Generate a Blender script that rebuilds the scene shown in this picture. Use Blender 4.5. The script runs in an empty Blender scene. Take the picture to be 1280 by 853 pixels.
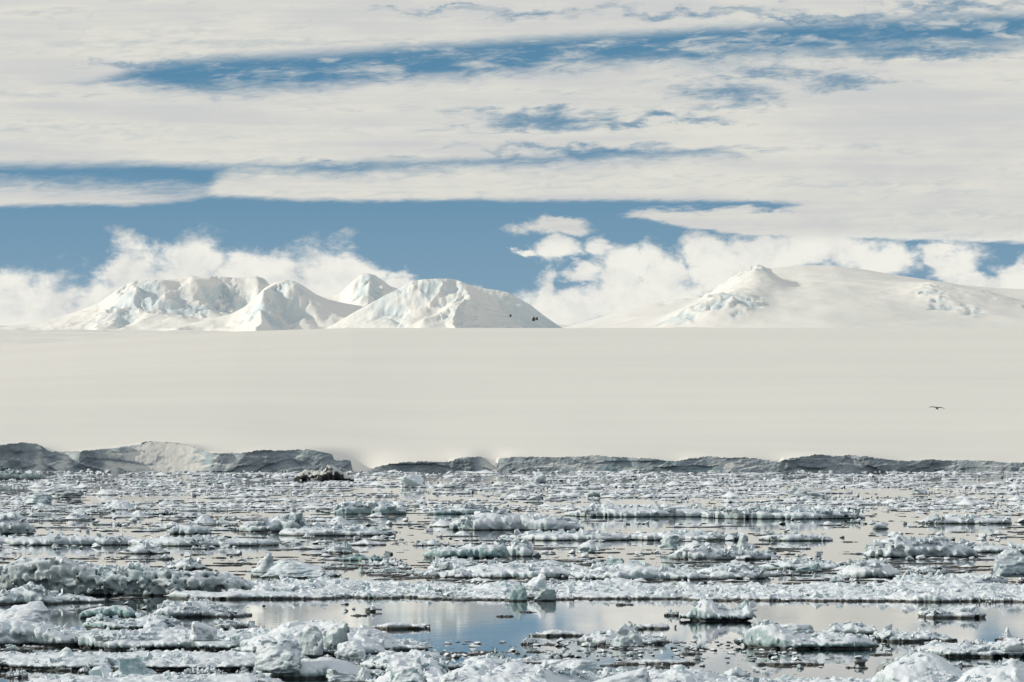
import bpy, bmesh, math, random, time
import numpy as np
import openvdb as vdb

T0 = time.time()
S = bpy.context.scene
COL = S.collection
R = math.radians

# ------------------------------------------------------------------ camera
CAM_H = 12.0                      # eye height on the ship's deck, metres
F = 1280 * 200.0 / 36.0           # focal length in photo pixels (200 mm on 36 mm)
HOR = 562.0                       # photo row of the true horizon
cd = bpy.data.cameras.new('camera')
cam = bpy.data.objects.new('camera', cd)
COL.objects.link(cam)
cam.location = (0, 0, CAM_H)
cam.rotation_euler = (R(90), 0, 0)
cd.lens = 200.0
cd.sensor_width = 36.0
cd.shift_y = (HOR - 426.5) / 1280.0
cd.clip_start = 1.0
cd.clip_end = 120000.0
S.camera = cam

# ------------------------------------------------------------------ light and exposure
SUN_EL, SUN_A = R(20), R(4)      # height; turn towards the viewer from straight left
sun_dir = (-math.cos(SUN_EL) * math.cos(SUN_A), -math.cos(SUN_EL) * math.sin(SUN_A), math.sin(SUN_EL))
sl = bpy.data.lights.new('sun', 'SUN')
sl.energy = 2.75
sl.angle = R(0.53)
sl.color = (1.0, 0.915, 0.76)
so = bpy.data.objects.new('sun', sl)
COL.objects.link(so)
from mathutils import Vector
so.rotation_euler = Vector(sun_dir).to_track_quat('Z', 'Y').to_euler()
so.location = (-800, -300, 900)

S.view_settings.view_transform = 'Standard'
S.view_settings.look = 'None'
S.view_settings.exposure = 0.06
S.view_settings.gamma = 1.0
S.view_settings.use_curve_mapping = False
S.render.engine = 'CYCLES'
S.cycles.use_denoising = True
S.cycles.max_bounces = 6
S.cycles.diffuse_bounces = 3
S.cycles.glossy_bounces = 3
S.cycles.transmission_bounces = 3
S.cycles.caustics_reflective = False
S.cycles.caustics_refractive = False


class NT:
    """small helper for writing node trees"""
    def __init__(self, tree):
        self.t = tree
        tree.nodes.clear()

    def n(self, kind, **kw):
        nd = self.t.nodes.new(kind)
        for k, v in kw.items():
            setattr(nd, k, v)
        return nd

    def put(self, sock, v):
        if isinstance(v, bpy.types.NodeSocket):
            self.t.links.new(v, sock)
        elif v is not None:
            sock.default_value = v

    def m(self, op, a, b=None, c=None, clamp=False):
        nd = self.n('ShaderNodeMath', operation=op, use_clamp=clamp)
        self.put(nd.inputs[0], a)
        if b is not None: self.put(nd.inputs[1], b)
        if c is not None: self.put(nd.inputs[2], c)
        return nd.outputs[0]

    def vm(self, op, a, b=None, out=0):
        nd = self.n('ShaderNodeVectorMath', operation=op)
        self.put(nd.inputs[0], a)
        if b is not None: self.put(nd.inputs[1], b)
        return nd.outputs[out]

    def xyz(self, x, y, z=0.0):
        nd = self.n('ShaderNodeCombineXYZ')
        self.put(nd.inputs[0], x); self.put(nd.inputs[1], y); self.put(nd.inputs[2], z)
        return nd.outputs[0]

    def ss(self, v, a, b):
        nd = self.n('ShaderNodeMapRange', interpolation_type='SMOOTHSTEP')
        self.put(nd.inputs[0], v); self.put(nd.inputs[1], a); self.put(nd.inputs[2], b)
        return nd.outputs[0]

    def mr(self, v, a, b, c, d):
        nd = self.n('ShaderNodeMapRange')
        for i, q in enumerate((v, a, b, c, d)): self.put(nd.inputs[i], q)
        return nd.outputs[0]

    def noise(self, vec, scale=1.0, detail=4.0, rough=0.55, dist=0.0, out=0):
        nd = self.n('ShaderNodeTexNoise')
        self.put(nd.inputs['Vector'], vec)
        nd.inputs['Scale'].default_value = scale
        nd.inputs['Detail'].default_value = detail
        nd.inputs['Roughness'].default_value = rough
        nd.inputs['Distortion'].default_value = dist
        return nd.outputs[out]

    def mix(self, f, a, b):
        nd = self.n('ShaderNodeMix', data_type='RGBA')
        self.put(nd.inputs[0], f)
        self.put(nd.inputs[6], a if not isinstance(a, tuple) else (*a, 1.0))
        self.put(nd.inputs[7], b if not isinstance(b, tuple) else (*b, 1.0))
        return nd.outputs[2]

    def curve(self, v, pts):
        nd = self.n('ShaderNodeFloatCurve')
        cv = nd.mapping.curves[0]
        nd.mapping.use_clip = False
        nd.mapping.extend = 'HORIZONTAL'
        pts = sorted(pts)
        while len(cv.points) < len(pts):
            cv.points.new(0.5, 0.5)
        for p, (x, y) in zip(cv.points, pts):
            p.location = (x, y)
            p.handle_type = 'AUTO_CLAMPED'
        nd.mapping.update()
        self.put(nd.inputs['Value'], v)
        return nd.outputs[0]


# ------------------------------------------------------------------ world: clear sky, stratus bands, cumulus over the hills
W = bpy.data.worlds.new('World')
S.world = W
W.use_nodes = True
w = NT(W.node_tree)
d = w.n('ShaderNodeTexCoord').outputs['Generated']
sp = w.n('ShaderNodeSeparateXYZ'); w.put(sp.inputs[0], d)
az = w.m('ARCTAN2', sp.outputs[0], sp.outputs[1])
el = w.m('ARCSINE', sp.outputs[2])
# degrees of azimuth / elevation, then sky coordinates: one unit of u = 0.18 rad, v = height in 1/7111 rad
u = w.m('ADD', w.m('DIVIDE', az, 0.18), 0.5)
v0 = w.m('SUBTRACT', HOR, w.m('MULTIPLY', el, F))
ux = w.m('MULTIPLY', u, 1280.0)
big = w.noise(w.xyz(w.m('MULTIPLY', u, 5.0), w.m('MULTIPLY', v0, 0.012), 3.1), 1.0, 6.0, 0.6)
mid = w.noise(w.xyz(w.m('MULTIPLY', u, 17.0), w.m('MULTIPLY', v0, 0.055), 7.7), 1.0, 6.0, 0.62, 0.4)
fine = w.noise(w.xyz(w.m('ADD', w.m('MULTIPLY', u, 40.0), w.m('MULTIPLY', v0, 0.05)), w.m('MULTIPLY', v0, 0.13), 1.3), 1.0, 5.0, 0.58, 0.7)
streak = w.noise(w.xyz(w.m('MULTIPLY', u, 2.6), w.m('MULTIPLY', v0, 0.045), 9.2), 1.0, 5.0, 0.6)
wob = w.m('ADD', w.m('MULTIPLY', w.m('SUBTRACT', mid, 0.5), 30.0), w.m('MULTIPLY', w.m('SUBTRACT', fine, 0.5), 30.0))
wob = w.m('ADD', wob, w.m('MULTIPLY', w.m('SUBTRACT', big, 0.5), 12.0))
vy = w.m('ADD', v0, wob)
vlo = w.m('ADD', v0, w.m('MULTIPLY', wob, 0.30))       # flat cloud bases wobble less


def edge(pts):
    return w.m('MULTIPLY', w.curve(u, [(x / 1280.0, y / 400.0) for x, y in pts]), 400.0)


def deck(top, bot, st, sb):
    """cover between an upper edge (wispy) and a lower edge (flat base)"""
    b = w.ss(w.m('SUBTRACT', edge(bot), vlo), -sb, sb)
    if top is None:
        return b
    return w.m('MULTIPLY', b, w.ss(w.m('SUBTRACT', vy, edge(top)), -st, st))


D1 = deck(None, [(0, 118), (110, 106), (200, 82), (420, 66), (640, 51), (800, 42), (960, 33), (1280, 20)], 1, 10)
D2 = deck([(0, 88), (110, 98), (240, 113), (340, 110), (420, 105), (520, 98), (640, 91), (740, 80), (900, 74), (1100, 60), (1280, 54)],
          [(0, 208), (150, 206), (240, 208), (400, 206), (560, 201), (640, 198), (800, 191), (900, 190), (960, 215), (1280, 280)], 15, 8)
D3 = deck([(0, 231), (120, 230), (250, 243), (275, 222), (300, 214), (420, 215), (640, 206), (760, 200), (900, 193), (1000, 180), (1280, 150)],
          [(0, 259), (120, 257), (240, 250), (262, 246), (330, 249), (420, 251), (640, 250), (900, 251), (985, 254), (1030, 268), (1280, 280)], 18, 4.5)
D4 = deck([(0, 300), (740, 282), (780, 269), (820, 265), (900, 263), (990, 258), (1030, 250), (1280, 240)],
          [(0, 250), (740, 262), (780, 271), (820, 277), (860, 285), (900, 291), (1000, 297), (1100, 299), (1280, 304)], 6, 3)
stratus = w.m('MAXIMUM', w.m('MAXIMUM', D1, D2), w.m('MAXIMUM', D3, D4))
# thin places where blue shows through the veil
P2 = w.xyz(ux, v0)
warp = w.n('ShaderNodeTexNoise')
w.put(warp.inputs['Vector'], w.xyz(w.m('MULTIPLY', u, 20.0), w.m('MULTIPLY', v0, 0.030), 6.6))
warp.inputs['Scale'].default_value = 1.0; warp.inputs['Detail'].default_value = 5.0; warp.inputs['Roughness'].default_value = 0.6
P3 = w.vm('ADD', P2, w.vm('MULTIPLY', w.vm('SUBTRACT', warp.outputs['Color'], (0.5, 0.5, 0.5)), (95.0, 62.0, 0.0)))


def blob(cx, cy, rx, ry):
    a = w.vm('DIVIDE', w.vm('SUBTRACT', P3, (cx, cy, 0)), (rx, ry, 1))
    return w.m('SUBTRACT', 1.0, w.vm('LENGTH', a, out=1))


def union(bl):
    acc = None
    for b in bl:
        q = blob(*b)
        acc = q if acc is None else w.m('MAXIMUM', acc, q)
    return acc


holes = union([(905, 116, 95, 22), (665, 148, 110, 15), (1060, 106, 90, 12), (960, 92, 150, 16), (350, 92, 100, 14), (1200, 10, 120, 9), (660, 17, 170, 10), (860, 15, 160, 10), (700, 188, 200, 10), (1150, 64, 200, 16), (1020, 20, 220, 7), (1240, 48, 120, 8), (560, 12, 120, 6), (820, 150, 120, 8), (420, 212, 90, 8), (180, 88, 110, 9)])
hz = w.ss(w.m('ADD', holes, w.m('ADD', w.m('MULTIPLY', w.m('SUBTRACT', streak, 0.5), 1.8), w.m('ADD', w.m('MULTIPLY', w.m('SUBTRACT', mid, 0.52), 1.5), w.m('MULTIPLY', w.m('SUBTRACT', fine, 0.5), 1.5)))), -0.15, 1.2)
thin = w.ss(w.m('ADD', w.m('MULTIPLY', streak, 0.65), w.m('MULTIPLY', fine, 0.35)), 0.52, 0.68)
stratus = w.m('MULTIPLY', stratus, w.m('SUBTRACT', 1.0, w.m('MULTIPLY', hz, 0.9)))
stratus = w.m('MULTIPLY', stratus, w.m('SUBTRACT', 1.0, w.m('MULTIPLY', thin, 0.28)))
# wisps drifting in the blue gaps
gapw = w.m('MULTIPLY', w.ss(w.m('ADD', w.m('MULTIPLY', mid, 0.6), w.m('MULTIPLY', fine, 0.4)), 0.44, 0.70), w.ss(v0, 135.0, 100.0))
stratus = w.m('MAXIMUM', stratus, w.m('MULTIPLY', gapw, 0.75))

# cumulus heaped over the mountains: soft lumps broken up by billowy noise
puff = w.noise(w.xyz(w.m('MULTIPLY', u, 26.0), w.m('MULTIPLY', v0, 0.026), 4.4), 1.0, 8.0, 0.6, 0.25)
puff2 = w.noise(w.xyz(w.m('MULTIPLY', u, 80.0), w.m('MULTIPLY', v0, 0.075), 2.4), 1.0, 6.0, 0.62, 0.3)
CUM = [(25, 392, 75, 50), (75, 380, 50, 48), (0, 380, 50, 40), (115, 385, 40, 34), (170, 335, 42, 42), (160, 360, 40, 40), (245, 338, 52, 48),
       (215, 355, 70, 40), (300, 352, 60, 42), (345, 350, 50, 42), (405, 350, 70, 50), (440, 345, 38, 38), (350, 375, 140, 40), (492, 356, 20, 16),
       (600, 372, 34, 18), (660, 388, 50, 30), (695, 284, 56, 15), (697, 313, 40, 18), (655, 314, 16, 8), (752, 310, 22, 17), (728, 344, 30, 12),
       (772, 342, 38, 46), (815, 345, 26, 44), (692, 362, 22, 30), (800, 378, 110, 48), (720, 390, 90, 36), (845, 350, 36, 36),
       (885, 312, 44, 24), (950, 312, 80, 32), (1030, 314, 100, 28), (1100, 324, 64, 24), (930, 340, 80, 40), (1190, 335, 44, 34), (1172, 322, 22, 20),
       (1268, 344, 30, 24), (1225, 360, 70, 20), (1230, 392, 120, 40)]
cb = union(CUM)
cden = w.m('ADD', w.m('ADD', cb, 0.13), w.m('ADD', w.m('MULTIPLY', w.m('SUBTRACT', puff, 0.5), 1.5), w.m('MULTIPLY', w.m('SUBTRACT', puff2, 0.5), 0.35)))
cum = w.ss(cden, -0.02, 0.66)
# above the frame the same broken deck goes on
deck_hi = w.ss(w.noise(w.vm('MULTIPLY', d, (3.0, 3.0, 9.0)), 1.0, 5.0, 0.55), 0.34, 0.52)
hi_f = w.ss(v0, -60.0, -500.0)
sk = w.n('ShaderNodeMix', data_type='FLOAT')
w.put(sk.inputs[0], hi_f); w.put(sk.inputs[2], stratus); w.put(sk.inputs[3], w.m('MULTIPLY', deck_hi, 0.9))
# beyond the sides of the frame the bands continue with their outermost heights
cover = w.m('MAXIMUM', sk.outputs[0], cum)
cover = w.m('MULTIPLY', cover, 0.985)

sky = w.n('ShaderNodeTexSky', sky_type='NISHITA')
sky.sun_disc = False
sky.sun_elevation = SUN_EL
sky.sun_rotation = math.atan2(sun_dir[0], sun_dir[1])
sky.altitude = 10.0
sky.air_density = 1.0
sky.dust_density = 0.3
sky.ozone_density = 2.0
w.put(sky.inputs['Vector'], w.vm('NORMALIZE', w.vm('ADD', d, (0.0, 0.0, 0.30))))
blue = w.vm('MULTIPLY', sky.outputs[0], (0.80, 1.17, 1.14))
hzl = w.ss(v0, 120.0, 420.0)
blue = w.mix(w.m('MULTIPLY', hzl, 0.24), blue, (5.5, 6.2, 6.6))
tone = w.m('ADD', w.m('MULTIPLY', big, 0.7), w.m('MULTIPLY', mid, 0.3))
c_str = w.mix(w.ss(w.m('ADD', w.m('MULTIPLY', tone, 0.5), w.m('MULTIPLY', streak, 0.5)), 0.38, 0.62), (5.9, 6.0, 5.95), (7.3, 7.15, 6.5))
c_cum = w.mix(w.ss(w.m('ADD', w.m('MULTIPLY', puff, 0.85), w.m('MULTIPLY', puff2, 0.15)), 0.30, 0.62), (6.9, 6.95, 6.75), (8.5, 8.4, 7.8))
cc = w.mix(w.ss(v0, 285.0, 310.0), c_str, c_cum)
sky_col = w.mix(cover, blue, cc)
bg = w.n('ShaderNodeBackground')
w.put(bg.inputs[0], sky_col)
bg.inputs[1].default_value = 0.1
wo = w.n('ShaderNodeOutputWorld')
w.put(wo.inputs[0], bg.outputs[0])

# ------------------------------------------------------------------ helpers: noise, meshes
rng = np.random.default_rng(7)


def spectral(shape, beta, seed, kmax=None):
    g = np.random.default_rng(seed)
    x = np.fft.fftn(g.standard_normal(shape))
    fr = np.meshgrid(*[np.fft.fftfreq(n) * n for n in shape], indexing='ij')
    k = np.sqrt(sum(f * f for f in fr)); k[(0,) * len(shape)] = 1
    a = k ** (-beta / 2.0)
    a[k < 2.0] *= 0.3
    if kmax: a *= np.exp(-(k / kmax) ** 2)
    y = np.real(np.fft.ifftn(x * a))
    return ((y - y.mean()) / y.std()).astype(np.float32)


N2 = spectral((512, 512), 3.2, 1)
N2R = spectral((512, 512), 2.2, 2)
NS_ = spectral((512, 512), 3.4, 11, 14.0)      # rolling shapes only, nothing fine
N3 = spectral((64, 64, 64), 3.6, 3)


def worley3(n=64, c=8, seed=5):
    g = np.random.default_rng(seed)
    pts = g.random((c, c, c, 3))
    ii = np.stack(np.meshgrid(*[np.arange(n) / n * c] * 3, indexing='ij'), -1)
    base = np.floor(ii).astype(int)
    f1 = np.full((n,) * 3, 9.0); f2 = f1.copy()
    for dx in (-1, 0, 1):
        for dy in (-1, 0, 1):
            for dz in (-1, 0, 1):
                q = base + (dx, dy, dz)
                p = pts[q[..., 0] % c, q[..., 1] % c, q[..., 2] % c] + q
                dd = np.sqrt(((p - ii) ** 2).sum(-1))
                f2 = np.where(dd < f1, f1, np.minimum(f2, dd))
                f1 = np.minimum(f1, dd)
    return (f1 - 0.55).astype(np.float32), (f2 - f1).astype(np.float32)


W3, W3E = worley3()


def facet3(n=64, c=9, seed=8):
    """broken ice: every 3-D cell is cut by its own tilted plane"""
    g = np.random.default_rng(seed)
    pts = g.random((c, c, c, 3)); off = g.random((c, c, c)) * 2 - 1; nrm = g.normal(0, .75, (c, c, c, 3))
    ii = np.stack(np.meshgrid(*[np.arange(n) / n * c] * 3, indexing='ij'), -1)
    base = np.floor(ii).astype(int)
    f1 = np.full((n,) * 3, 9.0); val = np.zeros((n,) * 3)
    for dx in (-1, 0, 1):
        for dy in (-1, 0, 1):
            for dz in (-1, 0, 1):
                q = base + (dx, dy, dz)
                a = (q[..., 0] % c, q[..., 1] % c, q[..., 2] % c)
                rel = ii - (pts[a] + q)
                dd = (rel ** 2).sum(-1)
                v = off[a] * .55 + (rel * nrm[a]).sum(-1)
                val = np.where(dd < f1, v, val)
                f1 = np.minimum(f1, dd)
    return val.astype(np.float32)


WF = facet3()


def s2(vol, x, y, period, off=0.0):
    n = vol.shape[0]
    a = (np.asarray(x) / period + off) * n
    b = (np.asarray(y) / period + off * 1.7) * n
    i = np.floor(a); j = np.floor(b)
    fa = (a - i).astype(np.float32); fb = (b - j).astype(np.float32)
    i = i.astype(np.int64) % n; j = j.astype(np.int64) % n
    i1 = (i + 1) % n; j1 = (j + 1) % n
    return (vol[i, j] * (1 - fa) + vol[i1, j] * fa) * (1 - fb) + (vol[i, j1] * (1 - fa) + vol[i1, j1] * fa) * fb


def s3(vol, x, y, z, period, off=0.0):
    n = 64
    c = []
    fr = []
    for k, q in enumerate((x, y, z)):
        a = (q / period + off * (1 + k * 0.37)) * n
        i = np.floor(a)
        fr.append((a - i).astype(np.float32))
        i = i.astype(np.int64) % n
        c.append((i, (i + 1) % n))
    out = 0
    for i in (0, 1):
        wx = fr[0] if i else 1 - fr[0]
        for j in (0, 1):
            wy = fr[1] if j else 1 - fr[1]
            for k in (0, 1):
                wz = fr[2] if k else 1 - fr[2]
                out = out + vol[c[0][i], c[1][j], c[2][k]] * (wx * wy * wz)
    return out


def cells2(x, y, size, g):
    """jumbled blocks: every voronoi cell is a tilted plane; returns height (-1..1) and distance to the joint"""
    ox, oy = g.random(2) * 100
    X = x / size + ox; Y = y / size + oy
    bi = np.floor(X).astype(int); bj = np.floor(Y).astype(int)
    M = 61
    jx = g.random((M, M)); jy = g.random((M, M)); hh = g.random((M, M)) * 2 - 1
    tx = g.normal(0, 0.55, (M, M)); ty = g.normal(0, 0.55, (M, M))
    f1 = np.full(x.shape, 9.0); f2 = f1.copy(); H = np.zeros(x.shape)
    for dx in (-1, 0, 1):
        for dy in (-1, 0, 1):
            qi = bi + dx; qj = bj + dy
            a = qi % M; b = qj % M
            px = X - (qi + jx[a, b]); py = Y - (qj + jy[a, b])
            dd = np.sqrt(px * px + py * py)
            hv = hh[a, b] + tx[a, b] * px + ty[a, b] * py
            new = dd < f1
            f2 = np.where(new, f1, np.minimum(f2, dd))
            H = np.where(new, hv, H)
            f1 = np.minimum(f1, dd)
    return H, f2 - f1


def sstep(a, b, x):
    t = np.clip((x - a) / (b - a + 1e-9), 0, 1)
    return t * t * (3 - 2 * t)


def np_mesh(name, V, Fc, mat, smooth=True):
    """mesh from numpy vertices and equal-sided faces"""
    me = bpy.data.meshes.new(name)
    V = np.ascontiguousarray(V, np.float32); Fc = np.ascontiguousarray(Fc, np.int32)
    k = Fc.shape[1]
    me.vertices.add(len(V)); me.vertices.foreach_set('co', V.ravel())
    me.loops.add(Fc.size); me.loops.foreach_set('vertex_index', Fc.ravel())
    me.polygons.add(len(Fc))
    me.polygons.foreach_set('loop_start', np.arange(0, Fc.size, k, dtype=np.int32))
    me.polygons.foreach_set('loop_total', np.full(len(Fc), k, np.int32))
    me.polygons.foreach_set('use_smooth', np.full(len(Fc), smooth, bool))
    me.update(calc_edges=True)
    me.materials.append(mat)
    return me


def grid_mesh(name, X, Y, Z, mat, smooth=True):
    r, c = X.shape
    V = np.stack([X, Y, Z], -1).reshape(-1, 3)
    i = np.arange(r * c).reshape(r, c)
    Q = np.stack([i[:-1, :-1], i[:-1, 1:], i[1:, 1:], i[1:, :-1]], -1).reshape(-1, 4)
    return np_mesh(name, V, Q, mat, smooth)


def sdf_mesh(arr, org, step, name, mat, smooth=True, zcut=None):
    """surface of a distance array; returns mesh data"""
    st = float(min(step))
    a = np.clip(arr, -3 * st, 3 * st).astype(np.float32) / st
    g = vdb.FloatGrid(3.0)
    g.copyFromArray(a)
    P, Q = g.convertToQuads(isovalue=0.0)
    P = P * np.asarray(step, np.float32) + np.asarray(org, np.float32)
    t = P[Q]
    vol = (np.cross(t[:, 0] - P.mean(0), t[:, 1] - P.mean(0)) * (t[:, 2] - P.mean(0))).sum()
    if vol < 0:
        Q = Q[:, ::-1]
    if zcut is not None:                  # what hangs under water is never seen
        Q = Q[(P[Q][:, :, 2] > zcut).any(1)]
        us = np.unique(Q); mp = np.zeros(len(P), np.int64); mp[us] = np.arange(len(us))
        P = P[us]; Q = mp[Q]
    return np_mesh(name, P, Q, mat, smooth)


def obj(name, me, parent=None, loc=(0, 0, 0), rz=0.0, look=(0, 0, 1)):
    o = bpy.data.objects.new(name, me)
    COL.objects.link(o)
    o.location = loc
    o.rotation_euler = (0, 0, rz)
    o.parent = parent
    o.color = (*look[:3], look[3] if len(look) > 3 else 1.0)
    return o


def tag(o, label=None, cat=None, group=None, kind=None):
    if label: o['label'] = label
    if cat: o['category'] = cat
    if group: o['group'] = group
    if kind: o['kind'] = kind
    return o


def at(x, y, z=0.0):
    """where the line of sight through photo point (x, y) meets height z"""
    dd = F * (CAM_H - z) / (y - HOR)
    return (x - 640.0) / F * dd, dd, z


# ------------------------------------------------------------------ materials
def new_mat(name):
    m = bpy.data.materials.new(name)
    m.use_nodes = True
    return m, NT(m.node_tree)


def finish(t, col, rough, normal=None, spec=0.3):
    b = t.n('ShaderNodeBsdfPrincipled')
    t.put(b.inputs['Base Color'], col if not isinstance(col, tuple) else (*col, 1))
    t.put(b.inputs['Roughness'], rough)
    b.inputs['Specular IOR Level'].default_value = spec
    if normal is not None: t.put(b.inputs['Normal'], normal)
    o = t.n('ShaderNodeOutputMaterial')
    t.put(o.inputs[0], b.outputs[0])
    return b


def bump(t, h, dist, strength=1.0):
    b = t.n('ShaderNodeBump')
    b.inputs['Strength'].default_value = strength
    b.inputs['Distance'].default_value = dist
    t.put(b.inputs['Height'], h)
    return b.outputs[0]


def ice_material():
    """old sea ice: snow on what faces up, glassy grey-green ice on broken sides, waterline darkened for algae stain and painted undercut shade.
    object colour: red = green ice, green = dirt, blue = snow cover"""
    m, t = new_mat('sea_ice')
    g = t.n('ShaderNodeNewGeometry')
    P = g.outputs['Position']
    oi = t.n('ShaderNodeObjectInfo')
    oc = t.n('ShaderNodeSeparateColor'); t.put(oc.inputs[0], oi.outputs['Color'])
    nz = t.n('ShaderNodeSeparateXYZ'); t.put(nz.inputs[0], g.outputs['Normal'])
    pz = t.n('ShaderNodeSeparateXYZ'); t.put(pz.inputs[0], P)
    a = t.noise(P, 0.16, 5, 0.6)
    b = t.noise(P, 0.9, 5, 0.65)
    c = t.noise(P, 4.5, 5, 0.7)
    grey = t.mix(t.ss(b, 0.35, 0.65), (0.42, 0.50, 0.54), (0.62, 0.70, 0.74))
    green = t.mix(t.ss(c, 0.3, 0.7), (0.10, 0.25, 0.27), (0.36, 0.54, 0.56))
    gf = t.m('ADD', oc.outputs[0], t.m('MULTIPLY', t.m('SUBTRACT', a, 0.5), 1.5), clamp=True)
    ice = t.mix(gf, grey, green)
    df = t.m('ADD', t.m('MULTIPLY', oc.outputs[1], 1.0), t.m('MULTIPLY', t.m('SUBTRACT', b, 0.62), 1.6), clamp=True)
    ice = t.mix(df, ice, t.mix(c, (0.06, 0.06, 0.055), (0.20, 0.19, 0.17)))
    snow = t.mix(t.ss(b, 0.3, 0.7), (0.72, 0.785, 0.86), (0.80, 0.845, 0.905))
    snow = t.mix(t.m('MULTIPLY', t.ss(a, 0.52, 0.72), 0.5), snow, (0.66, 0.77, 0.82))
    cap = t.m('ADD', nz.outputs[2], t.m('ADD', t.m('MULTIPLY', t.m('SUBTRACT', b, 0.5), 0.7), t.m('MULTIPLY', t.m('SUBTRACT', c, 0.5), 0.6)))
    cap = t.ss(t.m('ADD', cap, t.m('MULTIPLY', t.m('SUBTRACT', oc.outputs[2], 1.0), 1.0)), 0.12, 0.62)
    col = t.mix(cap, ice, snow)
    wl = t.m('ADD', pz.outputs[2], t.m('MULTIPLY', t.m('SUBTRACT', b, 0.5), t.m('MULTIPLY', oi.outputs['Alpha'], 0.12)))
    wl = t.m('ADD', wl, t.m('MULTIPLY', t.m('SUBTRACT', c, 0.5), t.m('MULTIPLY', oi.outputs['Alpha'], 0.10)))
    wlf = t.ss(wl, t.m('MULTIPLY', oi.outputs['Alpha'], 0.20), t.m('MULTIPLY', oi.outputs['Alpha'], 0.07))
    col = t.mix(t.m('MULTIPLY', wlf, 0.93), col, t.mix(a, (0.022, 0.032, 0.030), (0.05, 0.042, 0.032)))  # dark band holds wet stain plus undercut shade and reflection put into the colour
    h = t.m('ADD', t.m('MULTIPLY', b, 0.7), t.m('MULTIPLY', c, 0.4))
    nrm = bump(t, h, 0.12, 0.7)
    rg = t.mr(cap, 0, 1, 0.38, 0.8)
    finish(t, col, rg, nrm, 0.3)
    return m


def brash_material():
    m, t = new_mat('wet_brash')
    g = t.n('ShaderNodeNewGeometry')
    P = g.outputs['Position']
    a = t.noise(P, 0.35, 3, 0.6)
    b = t.noise(P, 3.0, 4, 0.6)
    nz = t.n('ShaderNodeSeparateXYZ'); t.put(nz.inputs[0], g.outputs['Normal'])
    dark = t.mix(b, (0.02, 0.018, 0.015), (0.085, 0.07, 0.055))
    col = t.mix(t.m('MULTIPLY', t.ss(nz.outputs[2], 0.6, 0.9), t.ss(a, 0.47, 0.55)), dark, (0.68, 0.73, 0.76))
    finish(t, col, 0.5, bump(t, b, 0.05), 0.3)
    return m


def dark_ice_material():
    """moraine-dirtied ice"""
    m, t = new_mat('debris_ice')
    g = t.n('ShaderNodeNewGeometry')
    P = g.outputs['Position']
    b = t.noise(P, 0.35, 5, 0.65)
    c = t.noise(P, 1.7, 5, 0.7)
    nz = t.n('ShaderNodeSeparateXYZ'); t.put(nz.inputs[0], g.outputs['Normal'])
    rock = t.mix(t.ss(c, 0.35, 0.65), (0.018, 0.02, 0.022), (0.075, 0.08, 0.085))
    f = t.ss(t.m('ADD', t.m('MULTIPLY', nz.outputs[2], 0.5), b), 0.62, 0.85)
    col = t.mix(f, rock, (0.74, 0.75, 0.74))
    finish(t, col, 0.8, bump(t, c, 0.5), 0.2)
    return m


def snow_material(name, c0, c1, scale, rel):
    m, t = new_mat(name)
    g = t.n('ShaderNodeNewGeometry')
    P = g.outputs['Position']
    st = t.vm('MULTIPLY', P, (0.30, 0.8, 1.0))
    a = t.noise(st, 0.004 * scale, 5, 0.55)
    b = t.noise(st, 0.05 * scale, 5, 0.6)
    col = t.mix(t.ss(t.m('ADD', t.m('MULTIPLY', a, 0.75), t.m('MULTIPLY', b, 0.25)), 0.38, 0.62), c0, c1)
    finish(t, col, 0.85, bump(t, t.m('ADD', a, t.m('MULTIPLY', b, 0.15)), rel), 0.1)
    return m


def cliff_material():
    m, t = new_mat('glacier_ice')
    g = t.n('ShaderNodeNewGeometry')
    P = g.outputs['Position']
    nz = t.n('ShaderNodeSeparateXYZ'); t.put(nz.inputs[0], g.outputs['Normal'])
    a = t.noise(t.vm('MULTIPLY', P, (1, 1, 2.0)), 0.03, 5, 0.6)
    b = t.noise(P, 0.13, 5, 0.55)
    c = t.noise(P, 0.8, 4, 0.6)
    ice = t.mix(t.ss(b, 0.3, 0.7), (0.29, 0.34, 0.385), (0.45, 0.51, 0.55))
    ice = t.mix(t.m('MULTIPLY', t.ss(a, 0.5, 0.7), 0.7), ice, (0.32, 0.46, 0.50))
    cap = t.ss(t.m('ADD', nz.outputs[2], t.m('ADD', t.m('MULTIPLY', t.m('SUBTRACT', b, 0.5), 0.45), t.m('MULTIPLY', t.m('SUBTRACT', c, 0.5), 0.15))), 0.42, 0.78)
    col = t.mix(cap, ice, (0.68, 0.68, 0.66))
    finish(t, col, 0.7, bump(t, t.m('ADD', b, t.m('MULTIPLY', c, 0.2)), 0.6, 0.5), 0.1)
    return m


def mountain_material():
    m, t = new_mat('mountain_snow')
    g = t.n('ShaderNodeNewGeometry')
    P = g.outputs['Position']
    nz = t.n('ShaderNodeSeparateXYZ'); t.put(nz.inputs[0], g.outputs['True Normal'])
    a = t.noise(P, 0.006, 6, 0.6)
    b = t.noise(P, 0.03, 6, 0.65)
    snow = t.mix(t.ss(a, 0.35, 0.65), (0.84, 0.84, 0.82), (0.90, 0.885, 0.85))
    bb = t.noise(P, 0.010, 3, 0.45)
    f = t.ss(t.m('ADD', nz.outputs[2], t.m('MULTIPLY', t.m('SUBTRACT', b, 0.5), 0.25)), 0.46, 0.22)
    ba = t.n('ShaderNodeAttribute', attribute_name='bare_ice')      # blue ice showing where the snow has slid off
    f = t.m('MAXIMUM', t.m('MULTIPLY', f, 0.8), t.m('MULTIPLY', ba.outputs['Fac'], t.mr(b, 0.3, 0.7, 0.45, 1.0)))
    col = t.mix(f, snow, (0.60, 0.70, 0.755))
    finish(t, col, 0.8, bump(t, bb, 0.5), 0.1)
    return m


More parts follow.
